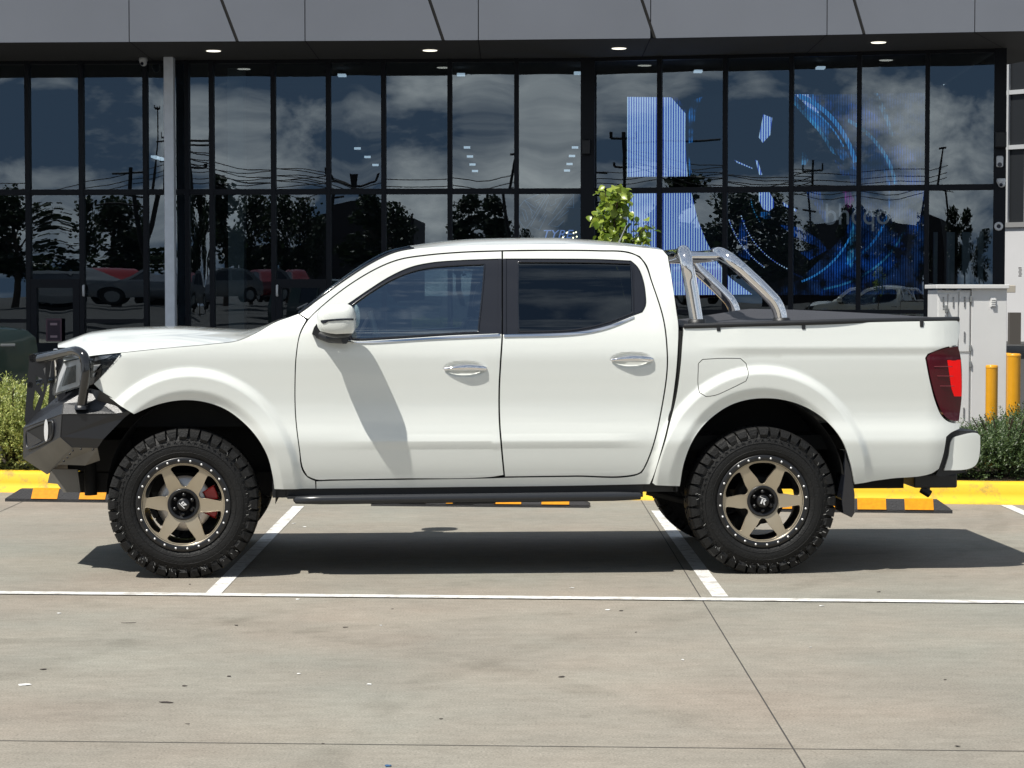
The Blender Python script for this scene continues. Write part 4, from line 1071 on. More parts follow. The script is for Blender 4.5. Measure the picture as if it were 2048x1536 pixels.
fp = [zpt(0, 123, ZC), zpt(1175, 116.5, ZC), zpt(2000, 97.5, ZC)]
fp[0] = fp[0] - (fp[1] - fp[0]) * .6
def onseg(A, B, px):
    d = ray(px, 590); # plan direction
    # solve A + t(B-A) = s*(d.x,d.y)
    ex, ey = B.x - A.x, B.y - A.y; den = ex * d.y - ey * d.x; t = (A.y * d.x - A.x * d.y) / den
    return Vector((A.x + t * ex, A.y + t * ey, 0))
def fac(px, z=0.0):
    A, B = (fp[0], fp[1]) if px <= 1175 else (fp[1], fp[2]); p = onseg(A, B, px); p.z = z; return p
def fnorm(px):
    A, B = (fp[0], fp[1]) if px <= 1175 else (fp[1], fp[2]); d = (B - A); n = Vector((d.y, -d.x, 0)).normalized(); return n   # towards camera
cp = [zpt(0, 85, ZC), zpt(957, 80, ZC), zpt(1300, 76.5, ZC), zpt(2048, 62, ZC)]
cp[0] = cp[0] - (cp[1] - cp[0]) * .75; cp[3] = cp[3] + (cp[3] - cp[2]) * .35
CX = [-700, 957, 1300, 2400]
def can(px, z=ZC):
    i = 0 if px <= 957 else (1 if px <= 1300 else 2); p = onseg(cp[i], cp[i+1], px); p.z = z; return p
# fascia panels between joints; (x at lower edge, x at upper limit of view)
J = [(-330, -330), (262, 262), (477, 445), (612, 611), (887, 858), (957, 956), (1300, 1300), (1308, 1279), (1651, 1651), (1725, 1699), (1945, 1945)]
J = [(-620, -620), (-330, -330), (66 - 0, 33)][:2] + J[1:] + [(2230, 2230)]
ZT = 7.6
def slope(jb, jt): return jb + (jt - jb) * ((ZT - ZC) / (.72))     # px at the top of the fascia
bd = sorted(J, key=lambda j: j[0]); edges = []
mbk = MB()
for (a, b) in zip(J[:-1], J[1:]): pass
# vertical joints only bound whole panels; slanted joints cut them as thin dark grooves proud of nothing
verts = [j for j in J if abs(j[0] - j[1]) < 3]; slants = [j for j in J if abs(j[0] - j[1]) >= 3]
cuts = []
for i in range(len(verts) - 1):
    x0, x1 = verts[i][0], verts[i+1][0]
    poly = [(x0, ZC), (x1, ZC), (x1, ZT), (x0, ZT)]
    cuts.append((x0, x1, [s_ for s_ in slants if x0 < s_[0] < x1 or x0 < slope(*s_) < x1]))
def clip(poly, f):
    out = []; n = len(poly)
    for i in range(n):
        p, q = poly[i], poly[(i+1) % n]; a, b = f(p), f(q)
        if a >= 0: out.append(p)
        if a * b < 0: t = a / (a - b); out.append((p[0] + (q[0]-p[0]) * t, p[1] + (q[1]-p[1]) * t))
    return out
for x0, x1, sl in cuts:
    polys = [[(x0 + .9, ZC), (x1 - .9, ZC), (x1 - .9, ZT), (x0 + .9, ZT)]]
    for s_ in sl:
        xb, xt = s_[0], slope(*s_); nw = []
        for pl in polys:
            for sg, g in ((1, 3.2), (-1, 3.2)):
                r_ = clip(pl, lambda p: sg * (p[0] - (xb + (xt - xb) * (p[1] - ZC) / (ZT - ZC))) - g)
                if len(r_) > 2: nw.append(r_)
        polys = nw
    for pl in polys:
        if max(p[0] for p in pl) - min(p[0] for p in pl) < 4: continue
        A = [can(px, z) for px, z in pl]; n = Vector((0, 1, 0)); mb = MB(); mb.prism(A, (0, .05, 0)); mb.build('fascia_panel', M_fascia, bld)
mb = MB()
for a, b in zip(cp[:-1], cp[1:]):
    a0 = Vector((a.x, a.y + .055, ZC + .012)); b0 = Vector((b.x, b.y + .055, ZC + .012)); mb.add([a0, b0, b0 + Vector((0, 0, 1.8)), a0 + Vector((0, 0, 1.8))], [(0, 1, 2, 3)])
mb.build('fascia_backing', M_matt, bld)
# soffit panels with thin joints
sj = [-690, -330, 262, 612, 957, 1300, 1651, 1945, 2390]
sb_ = {262: 309, 612: 640, 957: 962, 1300: 1283, 1651: 1611, 1945: 2010, -330: -240, -690: -690, 2390: 2390}
def back(px):
    p = fac(min(px, 3000)); 
    if px > 2000: d = ray(px, 590); p = onseg(fp[1], fp[2], px)
    return Vector((p.x, p.y + .15, ZC + .004))
for a, b in zip(sj[:-1], sj[1:]):
    ks = [t for t in (957, 1300) if a < t < b]; fr_ = [can(a + .8, ZC + .004)] + [can(b - .8, ZC + .004)]
    bk_ = [back(sb_[b] - .8), back(sb_[a] + .8)]
    if sb_[a] < 1175 < sb_[b]: bk_ = [bk_[0], back(1175), bk_[1]]
    if b == 2390: 
        kk = [zpt(2390, -20, ZC), zpt(2012, 130, ZC)]; bk_ = [Vector((cp[3].x, kk[1].y - 3.5, ZC + .004)), Vector((kk[1].x, kk[1].y, ZC + .004)), bk_[1]]
    mb = MB(); mb.add([Vector((p.x, p.y + (.05 if i < 2 else 0), p.z)) for i, p in enumerate(fr_ + bk_)], [list(range(len(fr_ + bk_)))]); mb.build('soffit_panel', M_soff, bld)
k1_, k2_ = zpt(2010, 131, ZC), zpt(2100, 94, ZC); DB = fac(1175).y + 5.2
pl_ = [(c.x, c.y + .06) for c in cp] + [(cp[3].x, k2_.y - .3), (k1_.x, k1_.y), (k1_.x, DB), (cp[0].x, DB)]
mb = MB()
for z_ in (ZC + .03, ZT - .02): mb.add([(x, y, z_) for x, y in pl_], [list(range(8))])
mb.add([(k1_.x, k1_.y, ZC + .03), (k1_.x, DB, ZC + .03), (k1_.x, DB, ZT), (k1_.x, k1_.y, ZT), (cp[3].x, k2_.y - .3, ZC + .03), (cp[3].x, k2_.y - .3, ZT)], [(0, 1, 2, 3), (0, 3, 5, 4)]); mb.build('roof_slab', M_dark, bld)
for px, py in ((427, 102), (860, 101), (1238, 97), (1757, 85)):
    p = zpt(px, py, ZC - .002); mb = MB(); mb.lathe([(0, 0), (.105, 0), (.12, -.006), (.128, 0)], p, 'z', 24, smooth=False); mb.build('downlight', M_lampw, bld)
# glazing
MU = [-560, -430, -310, -190, -70, 58, 165, 293, 376, 425, 548, 658, 768, 900, 1033, 1175, 1318, 1449, 1581, 1716, 1852, 1997]
MWD = {1175: 28, 1997: 24, 376: 9}
ZTR = 3.41
rz = random.Random(11)
def fr_box(mb, px0, px1, z0, z1, dep=.12, out=.04):
    """box along the facade"""
    a, b = fac(px0), fac(px1) if not (px0 < 1175 < px1) else fac(px1); n = fnorm((px0 + px1) / 2)
    A = [a + n * out, b + n * out, b - n * dep, a - n * dep]; vs = [Vector((p.x, p.y, z)) for z in (z0, z1) for p in A]
    mb.add(vs, [(3, 2, 1, 0), (4, 5, 6, 7), (0, 1, 5, 4), (1, 2, 6, 5), (2, 3, 7, 6), (3, 0, 4, 7)])
for x in MU:
    w = MWD.get(x, 9) / 2; mb = MB(); fr_box(mb, x - w, x + w, ZF, ZC, .14, .055 if w < 6 else .075); mb.build('mullion', M_frame, bld)
for i, (a, b) in enumerate(zip(MU[:-1], MU[1:])):
    wa, wb = MWD.get(a, 9) / 2 + .05, MWD.get(b, 9) / 2 + .05; x0, x1 = a + wa, b - wb
    rows = [(ZF, ZTR - .05), (ZTR + .05, ZC - .06)]
    for za, zb_ in ((ZTR - .05, ZTR + .05), (ZC - .06, ZC - .004), (ZF, ZF + .08)):
        mb = MB(); fr_box(mb, x0, x1, za, zb_, .1, .04); mb.build('transom', M_frame, bld)
    mb = MB()
    door = a in (58, 548)
    if a > 1175: fr_box(mb, x0, x1, 1.20, 1.27, .1, .04)
    elif a < 293 and not door or a in (165,): fr_box(mb, x0, x1, 1.02, 1.09, .1, .035)
    if mb.v: mb.build('transom', M_frame, bld)
    for z0, z1 in rows:
        n = fnorm((a + b) / 2); p, q = fac(x0), fac(x1); t1, t2, t3 = rz.uniform(-.004, .004), rz.uniform(-.004, .004), rz.uniform(-.003, .003)
        N1 = 5; P = []
        bow = rz.uniform(-.0035, .0035)
        for r_ in range(N1 + 1):
            v = r_ / N1; row = []
            for c in range(N1 + 1):
                u = c / N1; o = t1 * (u - .5) + t2 * (v - .5) + bow * (1 - (2*u-1)**2) * (1 - (2*v-1)**2); w_ = p.lerp(q, u) - n * (.03 - o); row.append((w_.x, w_.y, z0 + (z1 - z0) * v))
            P.append(row)
        mb = MB(); mb.grid(P); mb.build('window_pane', M_fglz, bld)
# doors
for a, b, hx in ((58, 165, 170), (548, 658, 556)):
    mb = MB(); zt_ = 1.53 + .30
    fr_box(mb, a + 5, b - 5, 1.66, 1.82, .06, .06); fr_box(mb, a + 5, a + 16, ZF, 1.66, .06, .06); fr_box(mb, b - 18, b - 5, ZF, 1.66, .06, .06); fr_box(mb, a + 16, b - 18, ZF, ZF + .2, .06, .06)
    dr = mb.build('entrance_door', M_frame, bld)
    mb = MB(); p = fac(hx, 1.52) + fnorm(hx) * .12; q = fac(hx, 1.70) + fnorm(hx) * .12; mb.tube([p + Vector((0, .05, 0)), p, q, q + Vector((0, .05, 0))], .022, 8); mb.build('door_handle', mat('handle_steel', (.75, .75, .75), .3), dr)
# corner column extras on x ~1997
n = fnorm(1990)
def wallbox(name, px, z, w, h, d, m, parent=None, bev=.02):
    c = fac(px, z) + n * .075; t = Vector((-n.y, n.x, 0)); M = Matrix.Translation(c) @ Matrix(((t.x, n.x, 0, 0), (t.y, n.y, 0, 0), (0, 0, 1, 0), (0, 0, 0, 1)))
    mb = MB(); mb.box((-w/2, 0, -h/2), (w/2, d, h/2), mtx=M, bev=bev); return mb.build(name, m, parent), M
zz = lambda py, D=38.1: H + (590 - py) * D / F
M_wp = mat('white_plastic', (.72, .73, .74), .35); M_lensd = mat('camera_lens', (.01, .012, .03), .1)
o, _ = wallbox('wall_speaker', 1999, zz(281), .19, .28, .14, M_black); tag(o, 'black box speaker high on the dark corner column', 'speaker')
o, _ = wallbox('wall_speaker', 1175, zz(294, 39.4), .15, .27, .12, M_black); tag(o, 'black box speaker on the thick mullion above the young tree', 'speaker')
e = empty('intercom', (0, 0, 0), 0, 'white rounded siren with dark eye on the corner column', 'alarm siren'); o, M = wallbox('housing', 1997, zz(324), .12, .20, .06, M_wp, e, .028)
mb = MB(); mb.lathe([(0, 0), (.038, 0)], (0, 0, 0), 'y', 16); 
for i in range(len(mb.v)): mb.v[i] = tuple(M @ Vector((mb.v[i][0], .064, mb.v[i][2] - .055)))
mb.build('eye', M_lensd, e)
def domecam(px, z, nf, label, col_px=None):
    e = empty('security_camera', fac(px, z), 0, label, 'security camera', 'white security cameras')
    nn = fnorm(px) if nf else Vector((0, -1, 0))
    mb = MB(); mb.lathe([(.0, .05), (.075, .05), (.08, .0), (.07, -.02), (.065, -.045)], (0, -.16, 0), 'z', 20); mb.build('base', M_wp, e)
    bm = bmesh.new(); bmesh.ops.create_uvsphere(bm, u_segments=18, v_segments=12, radius=.062); mb = MB(); mb.addbm(bm, 0, Matrix.Translation((.008, -.17, -.045)), True); mb.build('dome', M_wp, e)
    bm = bmesh.new(); bmesh.ops.create_uvsphere(bm, u_segments=12, v_segments=8, radius=.032); mb = MB(); mb.addbm(bm, 0, Matrix.Translation((-.01, -.215, -.060)), True); mb.build('lens', M_lensd, e)
    return e
domecam(1996, zz(364), True, 'white dome camera on the dark corner column below the siren')
o = domecam(299, ZC - .05, True, 'white dome camera under the canopy left of the pale pillar')
o.location = Vector((fac(299).x, fac(299).y - .35, ZC - .05))
e = empty('round_sensor', (0, 0, 0), 0, 'round white sensor with dark centre low on the corner column', 'sensor'); M = _
mb = MB(); mb.lathe([(.035, .0), (.04, .05), (.072, .045), (.078, 0)], (0, 0, 0), 'y', 24); T_ = Matrix.Translation(Vector((0, 0, zz(453) - zz(324)))) 
c = fac(1996, zz(453)) + n * .075; t = Vector((-n.y, n.x, 0)); M2 = Matrix.Translation(c) @ Matrix(((t.x, n.x, 0, 0), (t.y, n.y, 0, 0), (0, 0, 1, 0), (0, 0, 0, 1)))
mb.v = [tuple(M2 @ Vector(v)) for v in mb.v]; mb.build('ring', M_wp, e); mb = MB(); mb.lathe([(0, .02), (.036, .02)], (0, 0, 0), 'y', 16); mb.v = [tuple(M2 @ Vector(v)) for v in mb.v]; mb.build('centre', M_lensd, e)
# pale pillar
mb = MB(); pc = fac(354); pc = pc + fnorm(353) * .55; w = .088
mb.box((pc.x - w, pc.y - .12, ZF - .1), (pc.x + w, pc.y + .12, ZC), bev=.012); tag(mb.build('pillar', M_pil), 'tall pale grey steel pillar under the canopy left of the truck', 'pillar')
# interior
D0 = fac(1175).y
mb = MB(); xl, xr = -14.0, fac(1999).x + .3; 
mb.add([(xl, D0 + 5.15, 0), (xr, D0 + 5.15, 0), (xr, D0 + 5.15, ZC + .03), (xl, D0 + 5.15, ZC + .03)], [(0, 1, 2, 3)]); mb.add([(xl, D0 - 2, 0), (xl, D0 + 5.2, 0), (xl, D0 + 5.2, ZC), (xl, D0 - 2, ZC)], [(0, 1, 2, 3)])
rx = fac(1999); mb.add([(rx.x, rx.y + .1, 0), (rx.x + .3, D0 + 5.2, 0), (rx.x + .3, D0 + 5.2, ZC), (rx.x, rx.y + .1, ZC)], [(3, 2, 1, 0)]); mb.build('interior_wall', M_dark, bld)
mb = MB(); mb.add([(xl, D0 + .8, ZF + .01), (xr, D0 - 1.3, ZF + .01), (xr, D0 + 5.2, ZF + .01), (xl, D0 + 5.2, ZF + .01)], [(0, 1, 2, 3)]); mb.build('interior_floor', M_floor, bld)
M_lights = []
def clamp_light(px, py, z, grp, lab, w=.42, d=.12):
    p = zpt(px, py, z)
    if p.y > D0 + 4.8: q_ = D0 + 1.6 + (345 - py) * -.0 + (py - 295) * .06; p = ypt(px, py, q_)
    z = p.z; mb = MB(); mb.box((p.x - w/2, p.y - d, z), (p.x + w/2, p.y + d, z + .04)); o = mb.build('ceiling_light', M_lampw2); tag(o, lab, 'ceiling light', grp)
for px, py in ((715, 299), (735, 316), (751, 332), (934, 297), (940, 315), (945, 331), (950, 344), (1150, 297), (1144, 314), (1139, 330), (1134, 343)):
    clamp_light(px, py, 5.0, 'small interior ceiling lights in rows', 'small white linear light on the dark ceiling behind the showroom glass', .12, .035)
for px, py in ((684, 153), (922, 151.5), (1156, 148.5), (1396, 145), (1641, 138)):
    clamp_light(px, py, 5.68, 'interior lights along the top of the glazing', 'white oval light at the top of the glazing just under the canopy', .15, .12)
for px, py in ((312, 317), (323, 320), (155, 403), (160, 406)):
    clamp_light(px, py, 4.6, 'slanted interior strip lights', 'short white strip light seen through the left hand glazing', .10, .3)
mb = MB()
for px, x2 in ((440, 472),):
    a, b = fac(px) , fac(x2); mb.box((a.x, a.y + 1.2, ZF), (b.x, a.y + 1.6, ZC - .02))
o = mb.build('interior_column', mat('column_paint', (.42, .41, .38), .8, noise=.08)); tag(o, 'beige column just inside the glass right of the pale pillar', 'column')
mb = MB()
for a, b in ((1905, 1921), (1936, 1952), (1968, 1979), (1878, 1886)):
    p, q = fac(a), fac(b); mb.box((p.x, p.y + .5, ZF), (q.x, p.y + .56, zz(462)))
o = mb.build('vertical_blind', mat('blind_grey', (.40, .39, .38), .8)); tag(o, 'grey vertical blind slats in the last window bay before the corner', 'blind')
# poster
a, b = fac(94), fac(125); mb = MB(); mb.box((a.x, a.y - .12, zz(683, 40)), (b.x, a.y - .09, zz(637, 40)), bev=.006)
e = mb.build('notice_board', mat('notice_frame', (.10, .05, .07), .5)); tag(e, 'small dark notice board with pink edge by the left entrance door', 'notice board')
mb = MB(); mb.box((a.x + .03, a.y - .124, zz(680, 40)), (b.x - .03, a.y - .121, zz(641, 40))); mb.build('notice_sheet', mat('notice_sheet', (.03, .015, .03), .5), e)
for z0 in (648, 673): 
    mb = MB(); mb.box((a.x + .08, a.y - .128, zz(z0 + 2.5, 40)), (b.x - .08, a.y - .125, zz(z0 - 2, 40))); mb.build('printed_line', mat('notice_line', (.35, .25, .28), .5), e)

# LED wall ---------------------------------------------------------
def ledmat(name, ca, cb, es):
    m = bpy.data.materials.new(name); m.use_nodes = True; t = m.node_tree; b = t.nodes['Principled BSDF']; b.inputs['Base Color'].default_value = (.01, .01, .012, 1)
    tc = t.nodes.new('ShaderNodeTexCoord'); sx = t.nodes.new('ShaderNodeSeparateXYZ'); L = t.links.new
    mu = t.nodes.new('ShaderNodeMath'); mu.operation = 'MULTIPLY'; mu.inputs[1].default_value = 2 * math.pi / LEDP; sn = t.nodes.new('ShaderNodeMath'); sn.operation = 'SINE'
    r = t.nodes.new('ShaderNodeValToRGB'); r.color_ramp.elements[0].position = .35; r.color_ramp.elements[0].color = (*ca, 1); r.color_ramp.elements[1].position = .65; r.color_ramp.elements[1].color = (*cb, 1)
    ma = t.nodes.new('ShaderNodeMath'); ma.operation = 'MULTIPLY_ADD'; ma.inputs[1].default_value = .5; ma.inputs[2].default_value = .5
    L(tc.outputs['Object'], sx.inputs[0]); L(sx.outputs[0], mu.inputs[0]); L(mu.outputs[0], sn.inputs[0]); L(sn.outputs[0], ma.inputs[0]); L(ma.outputs[0], r.inputs[0])
    if name not in ('led_white', 'led_arc'):
        no = t.nodes.new('ShaderNodeTexNoise'); no.inputs['Scale'].default_value = 2.6; no.inputs['Detail'].default_value = 5; no.inputs['Roughness'].default_value = .65
        nr = t.nodes.new('ShaderNodeValToRGB'); nr.color_ramp.elements[0].position = .42; nr.color_ramp.elements[0].color = (.02, .02, .02, 1); nr.color_ramp.elements[1].position = .66; nr.color_ramp.elements[1].color = (1.5, 1.5, 1.5, 1)
        mm_ = t.nodes.new('ShaderNodeMixRGB'); mm_.blend_type = 'MULTIPLY'; mm_.inputs[0].default_value = 1.0
        L(tc.outputs['Object'], no.inputs[0]); L(no.outputs[0], nr.inputs[0]); L(r.outputs[0], mm_.inputs[1]); L(nr.outputs[0], mm_.inputs[2]); L(mm_.outputs[0], b.inputs['Emission Color'])
    else: L(r.outputs[0], b.inputs['Emission Color'])
    b.inputs['Emission Strength'].default_value = es
    return m
sA, sB = fac(1255), fac(1852); sn_ = fnorm(1500); off = 2.0
LEDP = .047
L_w = ledmat('led_white', (.02, .07, .55), (.62, .80, 1.0), .95); L_b = ledmat('led_blue', (.005, .03, .14), (.02, .22, .62), .8); L_c = ledmat('led_cyan', (.005, .06, .22), (.06, .38, .68), .7)
L_d = ledmat('led_dim', (.002, .006, .03), (.008, .035, .12), .9); L_m = ledmat('led_magenta', (.05, .0, .08), (.35, .02, .30), .5); L_dk = ledmat('led_deep', (.0, .004, .04), (.006, .06, .28), .9)
M_scr = mat('screen_black', (.006, .006, .008), .5)
dirv = (sB - sA).normalized(); so = sA - sn_ * off
led = empty('led_screen', so, math.atan2(dirv.y, dirv.x), 'large lit video wall showing a blue tyre image behind the right hand glazing', 'screen')
def sp_(px, py):
    d = ray(px, py); n_ = sn_; t = ((so - CAM).dot(n_)) / d.dot(n_); p = CAM + d * t; q = p - so; return (q.dot(dirv), q.z)
def limg(pts, m, lvl, name='lit_image'):
    q = [sp_(*p) for p in pts]; mb = MB(); mb.add([(x, -.03 - .004 * lvl, z) for x, z in q], [list(range(len(q)))]); mb.build(name, m, led)
for nm, (y0, y1, yy0, yy1) in (('upper', (194, 355, 183, 350)), ('lower', (379, 591, 374, 588))):
    q = [sp_(*p) for p in ((1255, y1), (1852, yy1), (1852, yy0), (1255, y0))]; mb = MB(); mb.prism([(x, -.02, z) for x, z in q], (0, .15, 0)); mb.build('screen_panel', M_scr, led)
limg([(1255,194),(1343,195),(1372,228),(1371,270),(1373,320),(1376,353),(1255,354)], L_w, 1)
limg([(1255,380),(1382,379),(1396,440),(1412,480),(1432,520),(1460,555),(1505,589),(1255,591)], L_w, 1)
limg([(1376,230),(1385,200),(1405,194),(1395,215),(1388,255),(1386,285),(1376,287)], L_b, 1)
limg([(1376,300),(1380,320),(1384,345),(1379,353)], L_b, 1)
limg([(1620,190),(1850,186),(1850,588),(1560,590),(1620,540),(1690,470),(1710,400),(1690,320),(1650,250)], L_d, 0.4)
limg([(1343,195),(1355,195),(1374,222),(1372,228)], L_dk, 2)
for pts, m in (([(1527,229),(1545,236),(1541,270),(1526,286),(1518,275)], L_w), ([(1518,379),(1536,379),(1548,400),(1548,415),(1538,423),(1526,418),(1518,400)], L_w), ([(1521,424),(1540,424),(1544,437),(1530,438),(1520,432)], L_b),
               ([(1469,320),(1505,336),(1505,338),(1475,326)], L_w), ([(1511,320),(1516,322),(1525,350),(1519,350)], L_w), ([(1605,305),(1612,306),(1618,320),(1612,330),(1603,330)], L_c),
               ([(1586,189),(1628,189),(1636,215),(1650,240),(1672,270),(1690,300),(1706,325),(1712,340),(1690,334),(1672,300),(1640,255),(1600,212),(1586,197)], L_b),
               ([(1586,197),(1600,212),(1640,255),(1666,296),(1672,310),(1664,306),(1636,262),(1596,218),(1586,206)], L_c), ([(1668,318),(1690,334),(1700,350),(1684,352)], L_dk),
               ([(1590,189),(1618,189),(1626,208),(1640,228),(1622,220),(1606,204)], L_w),
               ([(1748,187),(1756,187),(1772,220),(1786,262),(1792,290),(1786,288),(1774,250),(1758,214)], L_c), ([(1628,192),(1660,200),(1690,240),(1700,290),(1672,262),(1640,222)], L_dk),
               ([(1566,404),(1578,412),(1577,416),(1568,412)], L_w), ([(1584,414),(1594,420),(1592,424),(1585,419)], L_w)):
    limg(pts, m, 3)
def swoosh(ctr, rx, rz_, a0, a1, w, m, lvl, rot=0, n=24, dash=0):
    cx, cy = ctr; prev = []
    P = [(cx + (rx) * math.cos(R(a)) , cy + rz_ * math.sin(R(a))) for a in [a0 + (a1 - a0) * i / n for i in range(n + 1)]]
    Q = [(cx + (rx - w) * math.cos(R(a)), cy + (rz_ - w) * math.sin(R(a))) for a in [a0 + (a1 - a0) * i / n for i in range(n + 1)]]
    mb = MB()
    for i in range(n):
        if dash and i % 2: continue
        q = [sp_(*p) for p in (P[i], P[i+1], Q[i+1], Q[i])]; mb.add([(x, -.03 - .004 * lvl, z) for x, z in q], [(0, 1, 2, 3)])
    mb.build('lit_image', m, led)
swoosh((1655, 390), 205, 185, 128, 165, 2.4, L_w, 4, n=60, dash=1); swoosh((1650, 385), 175, 170, 112, 165, 2.0, L_w, 4, n=60, dash=1); swoosh((1660, 400), 170, 165, 60, 118, 3, L_dk, 4)
swoosh((1650, 385), 150, 120, 150, 175, 2.0, L_c, 4, n=20, dash=1)
limg([(1640,591),(1650,540),(1690,470),(1700,440),(1706,470),(1698,530),(1720,500),(1735,455),(1742,470),(1730,540),(1700,588),(1685,590)], L_dk, 2)
limg([(1700,470),(1708,430),(1712,480),(1704,540),(1694,520)], L_c, 3); limg([(1600,380),(1640,380),(1650,420),(1660,440),(1650,445),(1630,410)], L_dk, 2); limg([(1686,379),(1700,379),(1708,400),(1696,430),(1690,405)], L_m, 3)
limg([(1560,450),(1600,455),(1640,480),(1655,500),(1620,520),(1600,505),(1640,495),(1590,475)], L_dk, 2); limg([(1480,440),(1490,440),(1500,520),(1476,512)], L_dk, 2); limg([(1520,590),(1600,560),(1700,552),(1800,570),(1850,588)], L_d, 1)
swoosh((1610, 395), 238, 205, -68, 62, 34, L_dk, 2, n=40); swoosh((1600, 392), 196, 178, -60, -8, 7, L_c, 4, n=40, dash=0); swoosh((1604, 392), 178, 160, -20, 60, 5, L_b, 4, n=40); swoosh((1610, 395), 215, 188, 20, 80, 4, L_c, 4, n=40)
L_a = ledmat('led_arc', (.004, .04, .20), (.05, .36, .80), .8)
swoosh((1552, 388), 172, 208, -74, -18, 9, L_a, 5, n=40); swoosh((1552, 388), 158, 190, -66, -30, 3, L_a, 5, n=40); swoosh((1552, 388), 170, 186, 28, 72, 4, L_a, 5, n=40)
limg([(1720,548),(1745,500),(1752,520),(1735,560)], L_dk, 3)
M_sign = mat('sign_letters', (.5, .5, .52), .5, emit=(.5, .55, .7), es=.10)
# sign inside the glass with logo strokes
e = empty('tyre_sign', (0, 0, 0), 0, 'faint outlined jagged logo sign with the letters TYRE inside the glass', 'sign')
M_stroke = mat('sign_stroke', (.1, .15, .22), .5, emit=(.10, .20, .34), es=.32); M_tyre = mat('sign_text_blue', (.2, .3, .6), .5, emit=(.25, .38, .85), es=.6)
def sgn(px, py): return onpl(px, py, fac(1100, 0) - fnorm(1100) * .5, fnorm(1100))
def onpl(px, py, o, n_): d = ray(px, py); return CAM + d * ((o - CAM).dot(n_) / d.dot(n_))
strokes = [[(300,350),(385,240),(640,130),(1000,112),(1160,130),(1160,360),(1040,350),(1080,405),(890,555),(1010,400)], [(385,235),(560,360),(582,318),(545,262),(720,172),(500,530),(490,380),(385,240)], [(350,425),(405,575),(440,540),(400,400),(300,350),(300,560),(400,700),(500,560)],
           [(770,150),(480,650),(620,710),(740,470),(610,580),(730,400),(830,450),(1010,180),(870,230),(880,290),(800,330),(765,240),(700,400)], [(1150,180),(760,630),(910,660),(1010,560)], [(590,280),(620,262),(605,290),(590,280)], [(480,380),(520,470),(545,420),(480,380)], [(1090,300),(1120,250),(1120,310),(1090,300)]]
for s_ in strokes:
    mb = MB(); mb.tube([sgn(1000 + x / 7.877, 370 + y / 7.877) for x, y in s_], .006, 5); mb.build('logo_stroke', M_stroke, e)
p = sgn(1083, 476); textmesh('TYRE', .215, 'lettering', Matrix.Translation(p) @ Matrix.Rotation(math.pi / 2, 4, 'X') @ Matrix.Scale(1.12, 4, (1, 0, 0)), M_tyre, e, .004, .25)
mb = MB(); 
for x, y in ((895,875),(920,872),(957,880),(1000,815),(1018,803),(1060,742),(1078,735),(1020,865),(1085,888),(1158,860),(1165,820),(1222,802),(1172,745),(1210,732)):
    bm = bmesh.new(); bmesh.ops.create_icosphere(bm, subdivisions=1, radius=.016); q = sgn(1000 + x / 7.877, 370 + y / 7.877) + Vector((0, .5, 0)); mb.addbm(bm, 0, Matrix.Translation(q))
o = mb.build('fairy_lights', mat('fairy_bulb', (1, .9, .6), .5, emit=(1, .85, .5), es=6)); tag(o, 'string of tiny warm fairy lights inside just above the truck roof', 'string lights')

e = empty('reflected_lettering', (0, 0, 0), 0, 'pale glowing lettering reading bhcqo behind the right hand glazing, imitating a mirrored sign', 'sign')  # glowing letters set inside, in place of a sign mirrored in the glass
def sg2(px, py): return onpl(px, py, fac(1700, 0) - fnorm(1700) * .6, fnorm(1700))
M_let = mat('reflected_letter_glow', (.4, .4, .42), .5, emit=(.5, .5, .55), es=.15); n_ = fnorm(1700); ang = math.atan2(n_.x, -n_.y)
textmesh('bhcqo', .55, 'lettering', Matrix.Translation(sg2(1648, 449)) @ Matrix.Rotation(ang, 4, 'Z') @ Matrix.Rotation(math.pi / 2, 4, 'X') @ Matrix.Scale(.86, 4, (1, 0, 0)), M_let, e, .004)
# ---- building at the right edge
rb_ = empty('side_building', (0, 0, 0), 0, 'white rendered building with dark gridded windows at the right edge', 'building')
A_, B_ = ypt(2004, 590, 52), ypt(2075, 590, 51.3); A_.z = B_.z = 0
A2 = A_ - (B_ - A_) * 1.5; B2 = B_ + (B_ - A_) * 5
zt = lambda py, D: H + (590 - py) * D / F
def rbq(z0, z1, m, nm, out=0.0, a=A2, b=B2, th=.2):
    d = (b - a).normalized(); n_ = Vector((d.y, -d.x, 0)); mb = MB(); mb.prism([a + n_ * out + Vector((0, 0, z0)), b + n_ * out + Vector((0, 0, z0)), b + n_ * out + Vector((0, 0, z1)), a + n_ * out + Vector((0, 0, z1))], tuple(-n_ * th)); return mb.build(nm, m, rb_)
zs = zt(440, 50)
rbq(.3, zs - .12, M_wallw, 'wall'); rbq(zs - .115, zs, mat('sill_grey', (.25, .25, .25), .6), 'sill', .05); rbq(zs + .005, 9, mat('dark_glazing', (.02, .022, .025), .3, spec=.2), 'window', -.05)
M_alu = mat('aluminium_frame', (.45, .46, .47), .5)
for z in (zt(285, 50), zt(172, 50)): rbq(z - .05, z + .05, M_alu, 'window_rail', .02, th=.1)
dd = (B2 - A2).normalized()
for k in range(14):
    p = A_ + (B_ - A_).normalized() * (-1.0 + .50 * k + .1); n_ = Vector((dd.y, -dd.x, 0)); q = p + dd * .05
    mb = MB(); mb.prism([p + n_ * .03 + Vector((0, 0, zs)), q + n_ * .03 + Vector((0, 0, zs)), q + n_ * .03 + Vector((0, 0, 9)), p + n_ * .03 + Vector((0, 0, 9))], tuple(-n_ * .08)); mb.build('window_bar', M_alu, rb_)
p = ypt(2022, 665, 49.0); mb = MB(); mb.box((p.x - .12, p.y - .4, p.z - .45), (p.x + .13, p.y - .2, p.z + .45)); mb.build('doorway', mat('recess_grey', (.10, .09, .08), .8), rb_)
